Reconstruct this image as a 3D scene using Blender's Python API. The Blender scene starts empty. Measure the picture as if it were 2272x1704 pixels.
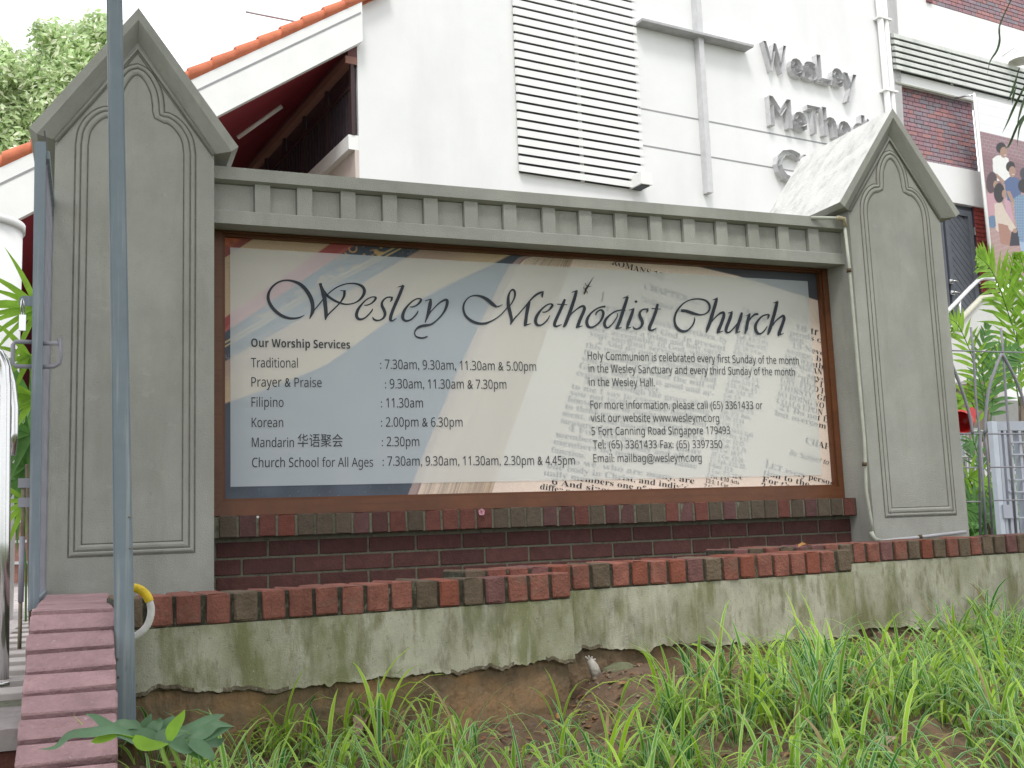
import bpy, bmesh, math, random
import numpy as np
from mathutils import Vector, Matrix
random.seed(7); RNG = np.random.default_rng(5)
SC = bpy.context.scene; COL = SC.collection
PI = math.pi

# ------------------------------------------------------------------ camera
CAM_F, YAW, PITCH, ROLL = 2388.0852, 0.3739, 0.1349, -0.0373
CAM_P = Vector((0.0, -4.9308, 0.0))
PW, PH = 2272.0, 1704.0
_w = Vector((math.sin(YAW)*math.cos(PITCH), math.cos(YAW)*math.cos(PITCH), math.sin(PITCH)))
_r0 = Vector((math.cos(YAW), -math.sin(YAW), 0)); _u0 = _r0.cross(_w)
_r = _r0*math.cos(ROLL) + _u0*math.sin(ROLL); _u = _u0*math.cos(ROLL) - _r0*math.sin(ROLL)
cd = bpy.data.cameras.new('camera'); cam = bpy.data.objects.new('camera', cd); COL.objects.link(cam)
cam.matrix_world = Matrix(((_r.x, _u.x, -_w.x, CAM_P.x), (_r.y, _u.y, -_w.y, CAM_P.y), (_r.z, _u.z, -_w.z, CAM_P.z), (0, 0, 0, 1)))
cd.sensor_fit = 'HORIZONTAL'; cd.sensor_width = 36; cd.lens = CAM_F*36/PW
cd.clip_start = 0.05; cd.clip_end = 500
SC.camera = cam

# ------------------------------------------------------------------ world, sun, exposure
SUN_EL, SUN_AZ = math.radians(58), math.radians(205)     # azimuth measured clockwise from +Y
W = bpy.data.worlds.new('World'); SC.world = W; W.use_nodes = True
nt = W.node_tree; nt.nodes.clear()
out = nt.nodes.new('ShaderNodeOutputWorld'); bg = nt.nodes.new('ShaderNodeBackground')
sky = nt.nodes.new('ShaderNodeTexSky'); sky.sky_type = 'NISHITA'; sky.sun_disc = False
sky.sun_elevation = SUN_EL; sky.sun_rotation = SUN_AZ; sky.dust_density = 4; sky.air_density = 1.2
cloud = nt.nodes.new('ShaderNodeRGB'); cloud.outputs[0].default_value = (14.0, 14.3, 14.6, 1)
mx = nt.nodes.new('ShaderNodeMix'); mx.data_type = 'RGBA'
tc = nt.nodes.new('ShaderNodeTexCoord'); nz = nt.nodes.new('ShaderNodeTexNoise'); nz.inputs['Scale'].default_value = 2.0; nz.inputs['Detail'].default_value = 4
mr = nt.nodes.new('ShaderNodeMapRange'); mr.inputs['To Min'].default_value = .80; mr.inputs['To Max'].default_value = .98
nt.links.new(tc.outputs['Generated'], nz.inputs['Vector']); nt.links.new(nz.outputs[0], mr.inputs[0])
nt.links.new(mr.outputs[0], mx.inputs[0]); nt.links.new(sky.outputs[0], mx.inputs[6]); nt.links.new(cloud.outputs[0], mx.inputs[7])
nt.links.new(mx.outputs[2], bg.inputs[0]); bg.inputs[1].default_value = 0.1
nt.links.new(bg.outputs[0], out.inputs[0])
sl = bpy.data.lights.new('sun', 'SUN'); sl.energy = 1.5; sl.angle = math.radians(14); sl.color = (1, .97, .92)
so = bpy.data.objects.new('sun', sl); COL.objects.link(so)
_sd = Vector((math.sin(SUN_AZ)*math.cos(SUN_EL), math.cos(SUN_AZ)*math.cos(SUN_EL), math.sin(SUN_EL)))
so.rotation_euler = _sd.to_track_quat('Z', 'Y').to_euler(); so.location = (0, -10, 20)
SC.view_settings.view_transform = 'Standard'; SC.view_settings.look = 'None'
SC.view_settings.exposure = 0.30; SC.view_settings.gamma = 1; SC.view_settings.use_curve_mapping = False
SC.cycles.max_bounces = 6; SC.cycles.diffuse_bounces = 4; SC.cycles.transparent_max_bounces = 8
SC.cycles.use_denoising = True

# ------------------------------------------------------------------ pixel -> point on a real plane
def ray(u, v): return _r*((u-PW/2)/CAM_F) - _u*((v-PH/2)/CAM_F) + _w
def at(u, v, y=None, x=None, z=None, n=None, D=None):
    d = ray(u, v)
    if y is not None: t = (y-CAM_P.y)/d.y
    elif x is not None: t = (x-CAM_P.x)/d.x
    elif z is not None: t = (z-CAM_P.z)/d.z
    else: t = (D-CAM_P.dot(n))/d.dot(n)
    return CAM_P + d*t
TB = math.radians(7.8); BE = Vector((math.cos(TB), math.sin(TB), 0)); BN = Vector((-math.sin(TB), math.cos(TB), 0)); BD = 6.77
def bp(s, d, z): return BE*s + BN*d + Vector((0, 0, z))            # church frame -> world
def bat(u, v, D=BD):
    p = at(u, v, n=BN, D=D); return p.dot(BE), p.z
def bside(u, v, s):
    p = at(u, v, n=BE, D=s); return p.dot(BN), p.z

# ------------------------------------------------------------------ materials
MATS = {}
def mat(name, col, rough=.8, var=.15, scale=6, bump=.0, bscale=60, metal=0, rnd=0.0, spec=.3, transl=0, streak=None, spots=None):
    if name in MATS: return MATS[name]
    m = bpy.data.materials.new(name); m.use_nodes = True; N = m.node_tree.nodes; L = m.node_tree.links; N.clear()
    o = N.new('ShaderNodeOutputMaterial'); b = N.new('ShaderNodeBsdfPrincipled')
    b.inputs['Roughness'].default_value = rough; b.inputs['Metallic'].default_value = metal; b.inputs['Specular IOR Level'].default_value = spec
    t = N.new('ShaderNodeTexCoord'); g = N.new('ShaderNodeNewGeometry')
    n1 = N.new('ShaderNodeTexNoise'); n1.inputs['Scale'].default_value = scale; n1.inputs['Detail'].default_value = 8; n1.inputs['Roughness'].default_value = .65
    L.new(g.outputs['Position'], n1.inputs['Vector'])
    r = N.new('ShaderNodeMapRange'); r.inputs['From Min'].default_value = .3; r.inputs['From Max'].default_value = .7
    r.inputs['To Min'].default_value = 1-var; r.inputs['To Max'].default_value = 1+var; L.new(n1.outputs[0], r.inputs[0])
    cur = N.new('ShaderNodeRGB'); cur.outputs[0].default_value = (*col, 1); cur = cur.outputs[0]
    def mul(c, f):
        x = N.new('ShaderNodeVectorMath'); x.operation = 'SCALE'; L.new(c, x.inputs[0]); L.new(f, x.inputs['Scale']); return x.outputs[0]
    cur = mul(cur, r.outputs[0])
    if rnd:
        oi = N.new('ShaderNodeObjectInfo'); rr = N.new('ShaderNodeMapRange'); rr.inputs['To Min'].default_value = 1-rnd; rr.inputs['To Max'].default_value = 1+rnd
        L.new(oi.outputs['Random'], rr.inputs[0]); cur = mul(cur, rr.outputs[0])
    for (sc3, c2, lo, hi, amt) in (streak or []):
        mp = N.new('ShaderNodeMapping'); mp.inputs['Scale'].default_value = sc3; L.new(g.outputs['Position'], mp.inputs[0])
        n2 = N.new('ShaderNodeTexNoise'); n2.inputs['Scale'].default_value = 1; n2.inputs['Detail'].default_value = 6; n2.inputs['Roughness'].default_value = .6; L.new(mp.outputs[0], n2.inputs['Vector'])
        r2 = N.new('ShaderNodeMapRange'); r2.inputs['From Min'].default_value = lo; r2.inputs['From Max'].default_value = hi; r2.inputs['To Max'].default_value = amt; L.new(n2.outputs[0], r2.inputs[0])
        k = N.new('ShaderNodeMix'); k.data_type = 'RGBA'; L.new(r2.outputs[0], k.inputs[0]); L.new(cur, k.inputs[6]); k.inputs[7].default_value = (*c2, 1); cur = k.outputs[2]
    L.new(cur, b.inputs['Base Color'])
    if bump:
        n3 = N.new('ShaderNodeTexNoise'); n3.inputs['Scale'].default_value = bscale; n3.inputs['Detail'].default_value = 5; L.new(g.outputs['Position'], n3.inputs['Vector'])
        bu = N.new('ShaderNodeBump'); bu.inputs['Strength'].default_value = bump; bu.inputs['Distance'].default_value = .01; L.new(n3.outputs[0], bu.inputs['Height']); L.new(bu.outputs[0], b.inputs['Normal'])
    sh = b.outputs[0]
    if transl:
        tr = N.new('ShaderNodeBsdfTranslucent'); L.new(cur, tr.inputs[0]); a = N.new('ShaderNodeMixShader'); a.inputs[0].default_value = transl
        L.new(sh, a.inputs[1]); L.new(tr.outputs[0], a.inputs[2]); sh = a.outputs[0]
    L.new(sh, o.inputs[0]); MATS[name] = m; return m

CONC = mat('painted_concrete', (.352, .353, .322), .85, .12, 3, .35, 180, streak=[((2.5, 2.5, .7), (.20, .205, .17), .50, .74, .5), ((9, 9, 1.2), (.24, .25, .20), .56, .74, .4), ((14, 14, 14), (.42, .42, .39), .62, .74, .4), ((60, 60, 60), (.20, .20, .18), .66, .75, .5)])
CONCTOP = mat('weathered_lit_roof_concrete', (.62, .62, .60), .9, .12, 9, .35, 70, streak=[((16, 16, 3), (.20, .20, .19), .5, .8, .6)])  # weathered streaks; base paled to paint bright daylight on the roof slopes
DIRT_SHADE = mat('groove_dirt_shade', (.15, .148, .125), .95, .25, 30)  # groove dirt that also paints in the weak crevice shade
BASEC = mat('stained_concrete', (.40, .39, .31), .95, .22, 7, .35, 220, streak=[((2.4, 2.4, 1.4), (.17, .18, .07), .46, .66, .8), ((10, 10, 3.0), (.15, .16, .055), .50, .62, .7), ((30, 30, 9), (.17, .16, .09), .53, .64, .6), ((22, 22, 3), (.55, .55, .50), .60, .74, .6), ((2.0, 2.0, 1.2), (.10, .10, .09), .54, .68, .55), ((150, 150, 150), (.60, .60, .55), .64, .74, .7), ((100, 100, 100), (.10, .10, .08), .60, .72, .6)])
CRUST = mat('soil_crust', (.13, .11, .075), .97, .45, 30, 1.0, 90, streak=[((40, 40, 40), (.32, .30, .24), .55, .68, .7)])
FOOT = mat('earth_footing', (.23, .165, .105), .97, .35, 9, 1.0, 50, streak=[((5, 5, 5), (.36, .22, .11), .5, .66, .85), ((3, 3, 8), (.07, .07, .045), .5, .75, .7)])
SOIL = mat('soil', (.16, .108, .072), .97, .4, 12, 1.0, 60, streak=[((14, 14, 14), (.22, .13, .08), .5, .7, .7), ((40, 40, 40), (.28, .22, .16), .66, .72, .6)])
BR = [mat('brick_red', (.135, .050, .040), .85, .22, 30, .5, 120, rnd=.18), mat('brick_dark', (.080, .036, .033), .85, .2, 30, .5, 120, rnd=.15),
      mat('brick_brown', (.092, .072, .053), .88, .2, 30, .5, 120, rnd=.15), mat('brick_orange', (.155, .052, .038), .85, .2, 30, .5, 120, rnd=.12),
      mat('brick_purple', (.105, .052, .050), .85, .2, 30, .5, 120, rnd=.15)]
BRC = [mat('coping_red', (.225, .088, .066), .9, .28, 22, .7, 110, rnd=.15, streak=[((9, 9, 14), (.16, .13, .10), .52, .75, .55)]), mat('coping_brown', (.135, .100, .070), .9, .25, 22, .7, 110, rnd=.15),
       mat('coping_orange', (.20, .066, .044), .9, .2, 22, .6, 110, rnd=.12), mat('coping_purple', (.165, .078, .073), .9, .25, 22, .7, 110, rnd=.15)]
RAMP = mat('ramp_brick', (.36, .225, .235), .85, .2, 14, .7, 90, rnd=.10, streak=[((60, 60, 60), (.5, .42, .42), .64, .72, .6)])
LEDGE = mat('inner_brick', (.088, .038, .034), .85, .2, 25, .4, 100, rnd=.15)
MORT = mat('mortar', (.19, .19, .14), .95, .3, 30, .6, 120, streak=[((30, 30, 30), (.05, .05, .04), .45, .65, .7)])
MORTD = mat('dark_mortar', (.055, .055, .04), .95, .4, 40, .6, 120, streak=[((50, 50, 20), (.22, .22, .16), .56, .68, .8)])
WOOD = mat('varnished_wood', (.135, .048, .018), .45, .2, 5, .1, 40, spec=.5, streak=[((2, 2, 60), (.07, .025, .012), .5, .7, .4)])
WHITE = mat('white_wall', (.80, .80, .80), .9, .03, 1.5, .1, 60, streak=[((1.2, 1.2, .3), (.60, .59, .60), .52, .80, .35)])
WHITE2 = mat('white_trim', (.84, .84, .83), .8, .04, 3)
GREENW = mat('algae_louvre', (.66, .68, .65), .9, .1, 4, streak=[((3, 3, 1.5), (.40, .43, .38), .5, .75, .6)])
DARK = mat('painted_dark_opening', (.09, .10, .11), .9, .2, 3)  # dark tone for painted louvre-gap shade and the box vent
GROOVE = mat('wall_groove', (.32, .32, .33), .9, .1, 5)
TILE = mat('terracotta', (.55, .17, .09), .8, .2, 6, .2, 40, rnd=.12)
MAROON = mat('maroon_soffit', (.26, .028, .042), .7, .12, 2)
BEAMW = mat('brown_beam', (.30, .15, .12), .7, .12, 3)
CURT = mat('dark_window', (.045, .030, .045), .35, .3, 6, spec=.6)
STEELB = mat('blue_grey_paint', (.20, .245, .285), .5, .08, 12, spec=.4, streak=[((60, 60, 2), (.36, .38, .39), .52, .66, .7), ((30, 30, 8), (.12, .12, .12), .64, .74, .6)])
STEELG = mat('grey_paint', (.27, .27, .31), .5, .1, 12, spec=.4)
CHROME = mat('stainless', (.62, .62, .62), .18, .05, 10, metal=1)
GALV = mat('pale_pipe', (.42, .44, .37), .5, .15, 12, spec=.5)
PVC = mat('grey_pipe', (.40, .40, .42), .5, .1, 12, spec=.5)
YEL = mat('yellow_tape', (.72, .50, .02), .5, .2, 60, spec=.4)
HOSE = mat('white_hose', (.62, .60, .58), .5, .15, 40, spec=.4)
DOORM = mat('door_paint', (.105, .115, .135), .6, .12, 8)
REDP = mat('red_plastic', (.55, .03, .03), .3, .1, 8, spec=.6)
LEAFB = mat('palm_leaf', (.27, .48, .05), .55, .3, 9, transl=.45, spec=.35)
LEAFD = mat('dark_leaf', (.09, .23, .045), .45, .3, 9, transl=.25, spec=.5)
LEAFT = mat('tree_leaf', (.52, .66, .36), .5, .45, .8, transl=.35, rnd=0)
PHIL = mat('lobed_leaf', (.115, .22, .115), .42, .2, 14, transl=.2, spec=.5)
BARK = mat('bark', (.16, .13, .10), .95, .3, 9, .6, 30)
DRY = mat('dry_leaf', (.33, .17, .09), .8, .35, 18, .3, 80, transl=.15, rnd=.3)
PINKL = mat('pale_dry_leaf', (.44, .31, .26), .8, .3, 18, .3, 80, transl=.15)
PAVE = mat('pavers', (.52, .47, .46), .9, .15, 8, .3, 50, rnd=.1)
STONE = mat('grey_stone', (.16, .17, .10), .9, .25, 16, .6, 60)
BONE = mat('pale_wood', (.45, .42, .38), .9, .3, 30, .5, 60)
GECK = mat('gecko_skin', (.06, .05, .035), .7, .4, 120)
INK = mat('title_ink', (.040, .048, .062), .6, .05, 10)
INK2 = mat('text_ink', (.065, .068, .075), .6, .05, 10)
INKB = mat('page_ink', (.035, .040, .050), .7, .05, 10)
PETAL = mat('pink_petal', (.72, .42, .50), .7, .15, 30, transl=.3)

def film_material():
    m = bpy.data.materials.new('frosted_film'); m.use_nodes = True; N = m.node_tree.nodes; L = m.node_tree.links; N.clear()
    o = N.new('ShaderNodeOutputMaterial'); b = N.new('ShaderNodeBsdfPrincipled'); b.inputs['Base Color'].default_value = (.86, .88, .88, 1); b.inputs['Roughness'].default_value = .55
    t = N.new('ShaderNodeBsdfTransparent'); a = N.new('ShaderNodeMixShader'); a.inputs[0].default_value = .5
    n = N.new('ShaderNodeTexNoise'); n.inputs['Scale'].default_value = 1.3; g = N.new('ShaderNodeNewGeometry'); L.new(g.outputs['Position'], n.inputs['Vector'])
    r = N.new('ShaderNodeMapRange'); r.inputs['To Min'].default_value = .47; r.inputs['To Max'].default_value = .51; L.new(n.outputs[0], r.inputs[0]); L.new(r.outputs[0], a.inputs[0])
    L.new(t.outputs[0], a.inputs[1]); L.new(b.outputs[0], a.inputs[2]); L.new(a.outputs[0], o.inputs[0]); return m
FILM = film_material()
def attr_material(name, attr, rough=.6, transl=0):
    m = bpy.data.materials.new(name); m.use_nodes = True; N = m.node_tree.nodes; L = m.node_tree.links
    b = N['Principled BSDF']; b.inputs['Roughness'].default_value = rough; a = N.new('ShaderNodeAttribute'); a.attribute_name = attr; L.new(a.outputs['Color'], b.inputs['Base Color'])
    if transl:
        o = N['Material Output']; tr = N.new('ShaderNodeBsdfTranslucent'); L.new(a.outputs['Color'], tr.inputs[0]); k = N.new('ShaderNodeMixShader'); k.inputs[0].default_value = transl
        L.new(b.outputs[0], k.inputs[1]); L.new(tr.outputs[0], k.inputs[2]); L.new(k.outputs[0], o.inputs[0])
    return m
PRINT = attr_material('printed_picture', 'col', .55)
GRASSM = attr_material('ribbon_grass', 'col', .42, .42)

# ------------------------------------------------------------------ mesh helpers
class MB:
    def __init__(s): s.v = []; s.f = []; s.sm = []
    def add(s, vs, fs, smooth=False):
        o = len(s.v); s.v += [tuple(p) for p in vs]; s.f += [tuple(i+o for i in f) for f in fs]; s.sm += [smooth]*len(fs)
    def box(s, a, b, M=None):
        x0, y0, z0 = a; x1, y1, z1 = b
        vs = [Vector(p) for p in ((x0,y0,z0),(x1,y0,z0),(x1,y1,z0),(x0,y1,z0),(x0,y0,z1),(x1,y0,z1),(x1,y1,z1),(x0,y1,z1))]
        if M: vs = [M @ p for p in vs]
        s.add(vs, [(0,3,2,1),(4,5,6,7),(0,1,5,4),(1,2,6,5),(2,3,7,6),(3,0,4,7)])
    def prism(s, poly, off):            # poly list of Vector, extruded by vector off
        n = len(poly); off = Vector(off); p = [Vector(q) for q in poly]
        s.add(p + [q+off for q in p], [tuple(range(n)), tuple(range(2*n-1, n-1, -1))] + [(i, i+n, (i+1) % n + n, (i+1) % n) for i in range(n)])
    def tube(s, pts, r, n=8, caps=True):
        pts = [Vector(p) for p in pts]; R = r if isinstance(r, (list, tuple)) else [r]*len(pts)
        up = None; rings = []
        for i, p in enumerate(pts):
            t = (pts[min(i+1, len(pts)-1)] - pts[max(i-1, 0)]).normalized()
            if up is None: up = Vector((0, 0, 1)) if abs(t.z) < .9 else Vector((1, 0, 0))
            a = t.cross(up).normalized(); up = a.cross(t).normalized()
            rings.append([p + (a*math.cos(2*PI*k/n) + up*math.sin(2*PI*k/n))*R[i] for k in range(n)])
        fs = []
        for i in range(len(pts)-1):
            for k in range(n): fs.append((i*n+k, i*n+(k+1) % n, (i+1)*n+(k+1) % n, (i+1)*n+k))
        if caps: fs += [tuple(range(n-1, -1, -1)), tuple((len(pts)-1)*n+k for k in range(n))]
        s.add([q for g in rings for q in g], fs, True)
    def build(s, name, m, parent=None, kind=None):
        me = bpy.data.meshes.new(name); me.from_pydata(s.v, [], s.f); me.update()
        if any(s.sm): me.polygons.foreach_set('use_smooth', s.sm)
        bm = bmesh.new(); bm.from_mesh(me); bmesh.ops.recalc_face_normals(bm, faces=bm.faces); bm.to_mesh(me); bm.free()
        me.materials.append(m); o = bpy.data.objects.new(name, me); COL.objects.link(o)
        if parent: o.parent = parent; o.matrix_parent_inverse = parent_inv(parent)
        if kind: o['kind'] = kind
        return o
LOC = {}
def world_of(o):
    m = o.matrix_basis.copy(); p = o.parent
    if p: m = world_of(p) @ o.matrix_parent_inverse @ m
    return m
def parent_inv(p): return world_of(p).inverted()
def tag(o, label, cat, group=None, kind=None):
    if label: o['label'] = label
    if cat: o['category'] = cat
    if group: o['group'] = group
    if kind: o['kind'] = kind
    return o
def thing(name, loc, label, cat, group=None):
    o = bpy.data.objects.new(name, None); COL.objects.link(o); o.location = loc; o.empty_display_size = .1
    return tag(o, label, cat, group)
_bm_cache = {}
def bevel_mesh(key, sx, sy, sz, m, bev=.004, var=None):
    k = (key, round(sx, 4), round(sy, 4), round(sz, 4), m.name, var)
    if k in _bm_cache: return _bm_cache[k]
    bm = bmesh.new(); bmesh.ops.create_cube(bm, size=1)
    for v in bm.verts: v.co = Vector((v.co.x*sx, v.co.y*sy, v.co.z*sz))
    bmesh.ops.bevel(bm, geom=bm.edges[:], offset=bev, segments=1, affect='EDGES')
    if var is not None:
        rj = random.Random(var*31+7)
        for v in bm.verts: v.co += Vector((rj.gauss(0, .0013), rj.gauss(0, .0013), rj.gauss(0, .0013)))
        for v in rj.sample(list(bm.verts), 3): v.co *= 1-rj.uniform(.01, .05)
    me = bpy.data.meshes.new(key); bm.to_mesh(me); bm.free(); me.materials.append(m); _bm_cache[k] = me; return me
def piece(name, me, parent, loc, rot=None):
    o = bpy.data.objects.new(name, me); COL.objects.link(o); o.parent = parent; o.matrix_parent_inverse = parent_inv(parent)
    o.location = loc
    if rot: o.rotation_euler = rot
    return o
def catmull(P, n=6):
    P = [np.array(p, float) for p in P]; Q = [2*P[0]-P[1]] + P + [2*P[-1]-P[-2]]; out = []
    for i in range(1, len(Q)-2):
        for k in range(n):
            t = k/n; a, b, c, d = Q[i-1], Q[i], Q[i+1], Q[i+2]
            out.append(.5*((2*b) + (-a+c)*t + (2*a-5*b+4*c-d)*t*t + (-a+3*b-3*c+d)*t**3))
    out.append(P[-1]); return out
def ssm(e0, e1, x): t = np.clip((x-e0)/(e1-e0), 0, 1); return t*t*(3-2*t)

# ================================================================== GROUND
TF = math.radians(6); FE = Vector((math.cos(TF), math.sin(TF), 0)); FN = Vector((-math.sin(TF), math.cos(TF), 0))
Y0 = (-1.6, -1.5, -1.23)
def wall_y(X): return (Y0[0] if X < 1.55 else Y0[1] if X < 2.97 else Y0[2]) + math.tan(TF)*X
def gz(X, Y):
    zw = -.625 + .10*float(ssm(1.45, 1.75, X)) - .03*float(ssm(2.2, 3.2, X)) - .04*float(ssm(3.2, 4.6, X))
    d = max(0, (-1.55 + math.tan(TF)*X*.8) - Y)
    return zw - .10*d - .06*max(0, d-1.2)
def hump(X, Y): return .018*math.sin(X*7.1+Y*3.3) + .014*math.sin(X*15.7-Y*11.9+1) + .010*math.sin(X*31-Y*27)
def gpos(u, v):
    d = ray(u, v); t = 1.5
    while t < 9:
        p = CAM_P + d*t
        if p.z <= gz(p.x, p.y)+hump(p.x, p.y): return p
        t += .01
    return p
nx, ny = 190, 120
vs = []; X0, X1, YA, YB = .07, 6.6, -6.5, -.35
for j in range(ny+1):
    for i in range(nx+1):
        X = X0 + (X1-X0)*i/nx; Y = YA + (YB-YA)*j/ny
        vs.append((X, Y, gz(X, Y) + hump(X, Y) + RNG.normal()*.004))
fs = [(j*(nx+1)+i, j*(nx+1)+i+1, (j+1)*(nx+1)+i+1, (j+1)*(nx+1)+i) for j in range(ny) for i in range(nx)]
g = MB(); g.add(vs, fs, True); go = g.build('soil_bank', SOIL); go['kind'] = 'structure'
g = MB(); g.box((-60, -60, -1.6), (80, 80, -1.5)); go = g.build('ground', mat('far_ground', (.10, .12, .06), .95, .3, .8)); go['kind'] = 'structure'
# raised church yard behind the sign, rising to the landing
g = MB(); g.box((.1, -.50, -1.4), (40, 40, -.34)); go = g.build('yard_ground', mat('yard_soil', (.12, .10, .07), .95, .3, 3)); go['kind'] = 'structure'

# ================================================================== RETAINING WALLS (three stepped lengths)
SEG = [dict(y0=Y0[0], s0=.062, s1=1.575, zt=-.150, cb=(-.415, -.46), lab='nearest low retaining wall with red rowlock bricks and green stained concrete, left of its kind', n=18),
       dict(y0=Y0[1], s0=1.20, s1=2.985, zt=-.130, cb=(-.418, -.487), lab='middle low retaining wall with red rowlock coping, set back between its two neighbours', n=21),
       dict(y0=Y0[2], s0=2.55, s1=5.35, zt=-.112, cb=(-.468, -.60), lab='farthest low retaining wall with brown rowlock coping under the right pillar and grey railing', n=33)]
COLS = [[1,0,0,0,1,0,0,0,0,0,0,1,2,1,3,0,0,0], [1,0,0,3,2,0,1,0,2,0,2,3,1,0,2,0,0,0,2,0,1], None]
for k, S in enumerate(SEG):
    O = Vector((0, S['y0'], 0)); M = Matrix.Translation(O) @ Matrix.Rotation(TF, 4, 'Z')
    root = thing('retaining_wall', M @ Vector((S['s0'], .1, S['cb'][0])), S['lab'], 'low wall', 'stepped low walls in front of the sign')
    pitch = (S['s1']-S['s0'])/S['n']; H = .094
    random.seed(20+k)
    for i in range(S['n']):
        ci = COLS[k][i] if COLS[k] else random.choice([1, 1, 3, 0, 1, 3, 0, 2])
        me = bevel_mesh('coping_brick', .0695, .205, H-.006, BRC[ci], .005, i % 5)
        s = S['s0'] + pitch*(i+.5)
        p = M @ Vector((s + random.uniform(-.0015, .0015), .1 + random.uniform(-.004, .004), S['zt']-H/2 + random.uniform(-.002, .002)))
        piece('brick', me, root, p, (random.uniform(-.015, .015), random.uniform(-.012, .012), TF + random.uniform(-.015, .015)))
    b = MB(); b.box((S['s0']+.004, .010, S['zt']-H-.001), (S['s1']-.004, .195, S['zt']-.008), M); b.build('mortar_bed', MORTD, root)
    # concrete upstand with a ragged lower lip
    b = MB(); N = 260; zt = S['zt']-H-.001
    top = []; rows = []
    sA, sB = S['s0']-.002, S['s1']+.003
    rg = np.random.default_rng(40+k); walk = np.cumsum(rg.normal(size=N+1))*.0019; walk -= np.linspace(walk[0], walk[-1], N+1)
    kx1 = np.arange(sA-.1, sB+.1, .035); kv1 = rg.normal(size=len(kx1))*.0055; kx2 = np.arange(sA-.1, sB+.1, .012); kv2 = rg.normal(size=len(kx2))*.0022
    prof = []
    for i in range(N+1):
        s = sA + (sB-sA)*i/N; t = i/N
        zb = S['cb'][0]*(1-t) + S['cb'][1]*t if k != 1 else -.418 - .069*t
        zb += walk[i]*.7 + .003*math.sin(s*9+k) + float(np.interp(s, kx1, kv1)) + float(np.interp(s, kx2, kv2))
        prof.append((s, zb))
    vs = []; fs = []
    for (s, zb) in prof:
        zb0s = S['cb'][0]+(S['cb'][1]-S['cb'][0])*(s-sA)/(sB-sA)
        j2 = float(np.interp(s, kx1, kv1))*.45
        for (yy, zz) in ((.19, zt), (.004, zt), (.002, zt-.10), (.0015, zb0s+.04), (.0005+j2*.4, zb+.009), (-.002+j2, zb-.002), (.012, zb-.008), (.05, zb-.004), (.19, zb)):
            vs.append(M @ Vector((s, yy, zz)))
    K = 9
    for i in range(N):
        for j in range(K-1): fs.append((i*K+j, (i+1)*K+j, (i+1)*K+j+1, i*K+j+1))
    fs += [tuple(range(K)), tuple(N*K+j for j in range(K-1, -1, -1))]
    b.add(vs, fs); cu_ = b.build('concrete_upstand', BASEC, root); cu_.data.materials.append(CRUST)
    for i_, pl_ in enumerate(cu_.data.polygons):
        if i_ < N*(K-1) and i_ % (K-1) in (4, 5, 6, 7) and (i_ % (K-1) > 4 or math.sin(i_*.013)+math.sin(i_*.0047+k) > .2): pl_.material_index = 1
    # exposed earth and footing below
    vs = []; fs = []; NZ = 10; N2 = 160
    for i in range(N2+1):
        s = S['s0'] + (S['s1']-S['s0']-.012)*i/N2
        for j in range(NZ+1):
            z = -.40 - .45*j/NZ; d = .028 - .055*(j/NZ)**2*(1 if k else .35) + .006*math.sin(s*9+j) + rg.normal()*.0035
            vs.append(M @ Vector((s, d, z)))
    for i in range(N2):
        for j in range(NZ): fs.append((i*(NZ+1)+j, (i+1)*(NZ+1)+j, (i+1)*(NZ+1)+j+1, i*(NZ+1)+j+1))
    b = MB(); b.add(vs, fs, True)
    b.box((S['s0'], .06, -.9), (S['s1']-.012, .19, -.42), M); b.build('exposed_footing', FOOT, root)

# ================================================================== SLOPED BRICK RAMP WALL (left)
root = thing('sloped_brick_wall', (-.045, -1.7, -.5), 'low brick wall stepping down towards the viewer, topped with pink bricks', 'low wall')
XL, XR = -.152, .062
path = [(-.62, -.172), (-1.70, -.178), (-3.1, -.965)]
b = MB(); b.prism([(XL+.006, -.62, -1.5), (XL+.006, -.62, -.198), (XL+.006, -1.69, -.206), (XL+.006, -3.1, -.998), (XL+.006, -3.1, -1.5)], (XR-XL-.012, 0, 0)); b.build('wall_core', MORTD, root)
rmesh = [bevel_mesh('ramp_brick', XR-XL, .0700, .06, RAMP, .004, q_) for q_ in range(5)]; me = rmesh[0]
random.seed(3)
y = -.66
while y > -1.66:
    piece('brick', random.choice(rmesh), root, ((XL+XR)/2, y, -.176-.03+.004), (0, random.uniform(-.01, .01), random.uniform(-.01, .01))); y -= .088
sl_a = math.atan2(.787, 1.4); L = .045
while L < 1.5:
    cy = -1.70 - math.cos(sl_a)*L; cz = -.178 - math.sin(sl_a)*L
    nrm = Vector((0, -math.sin(sl_a), math.cos(sl_a)))
    p = Vector(((XL+XR)/2 + random.uniform(-.002, .002), cy, cz)) - nrm*.026
    piece('brick', random.choice(rmesh), root, p, (sl_a, random.uniform(-.008, .008), random.uniform(-.012, .012))); L += .0885

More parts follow.
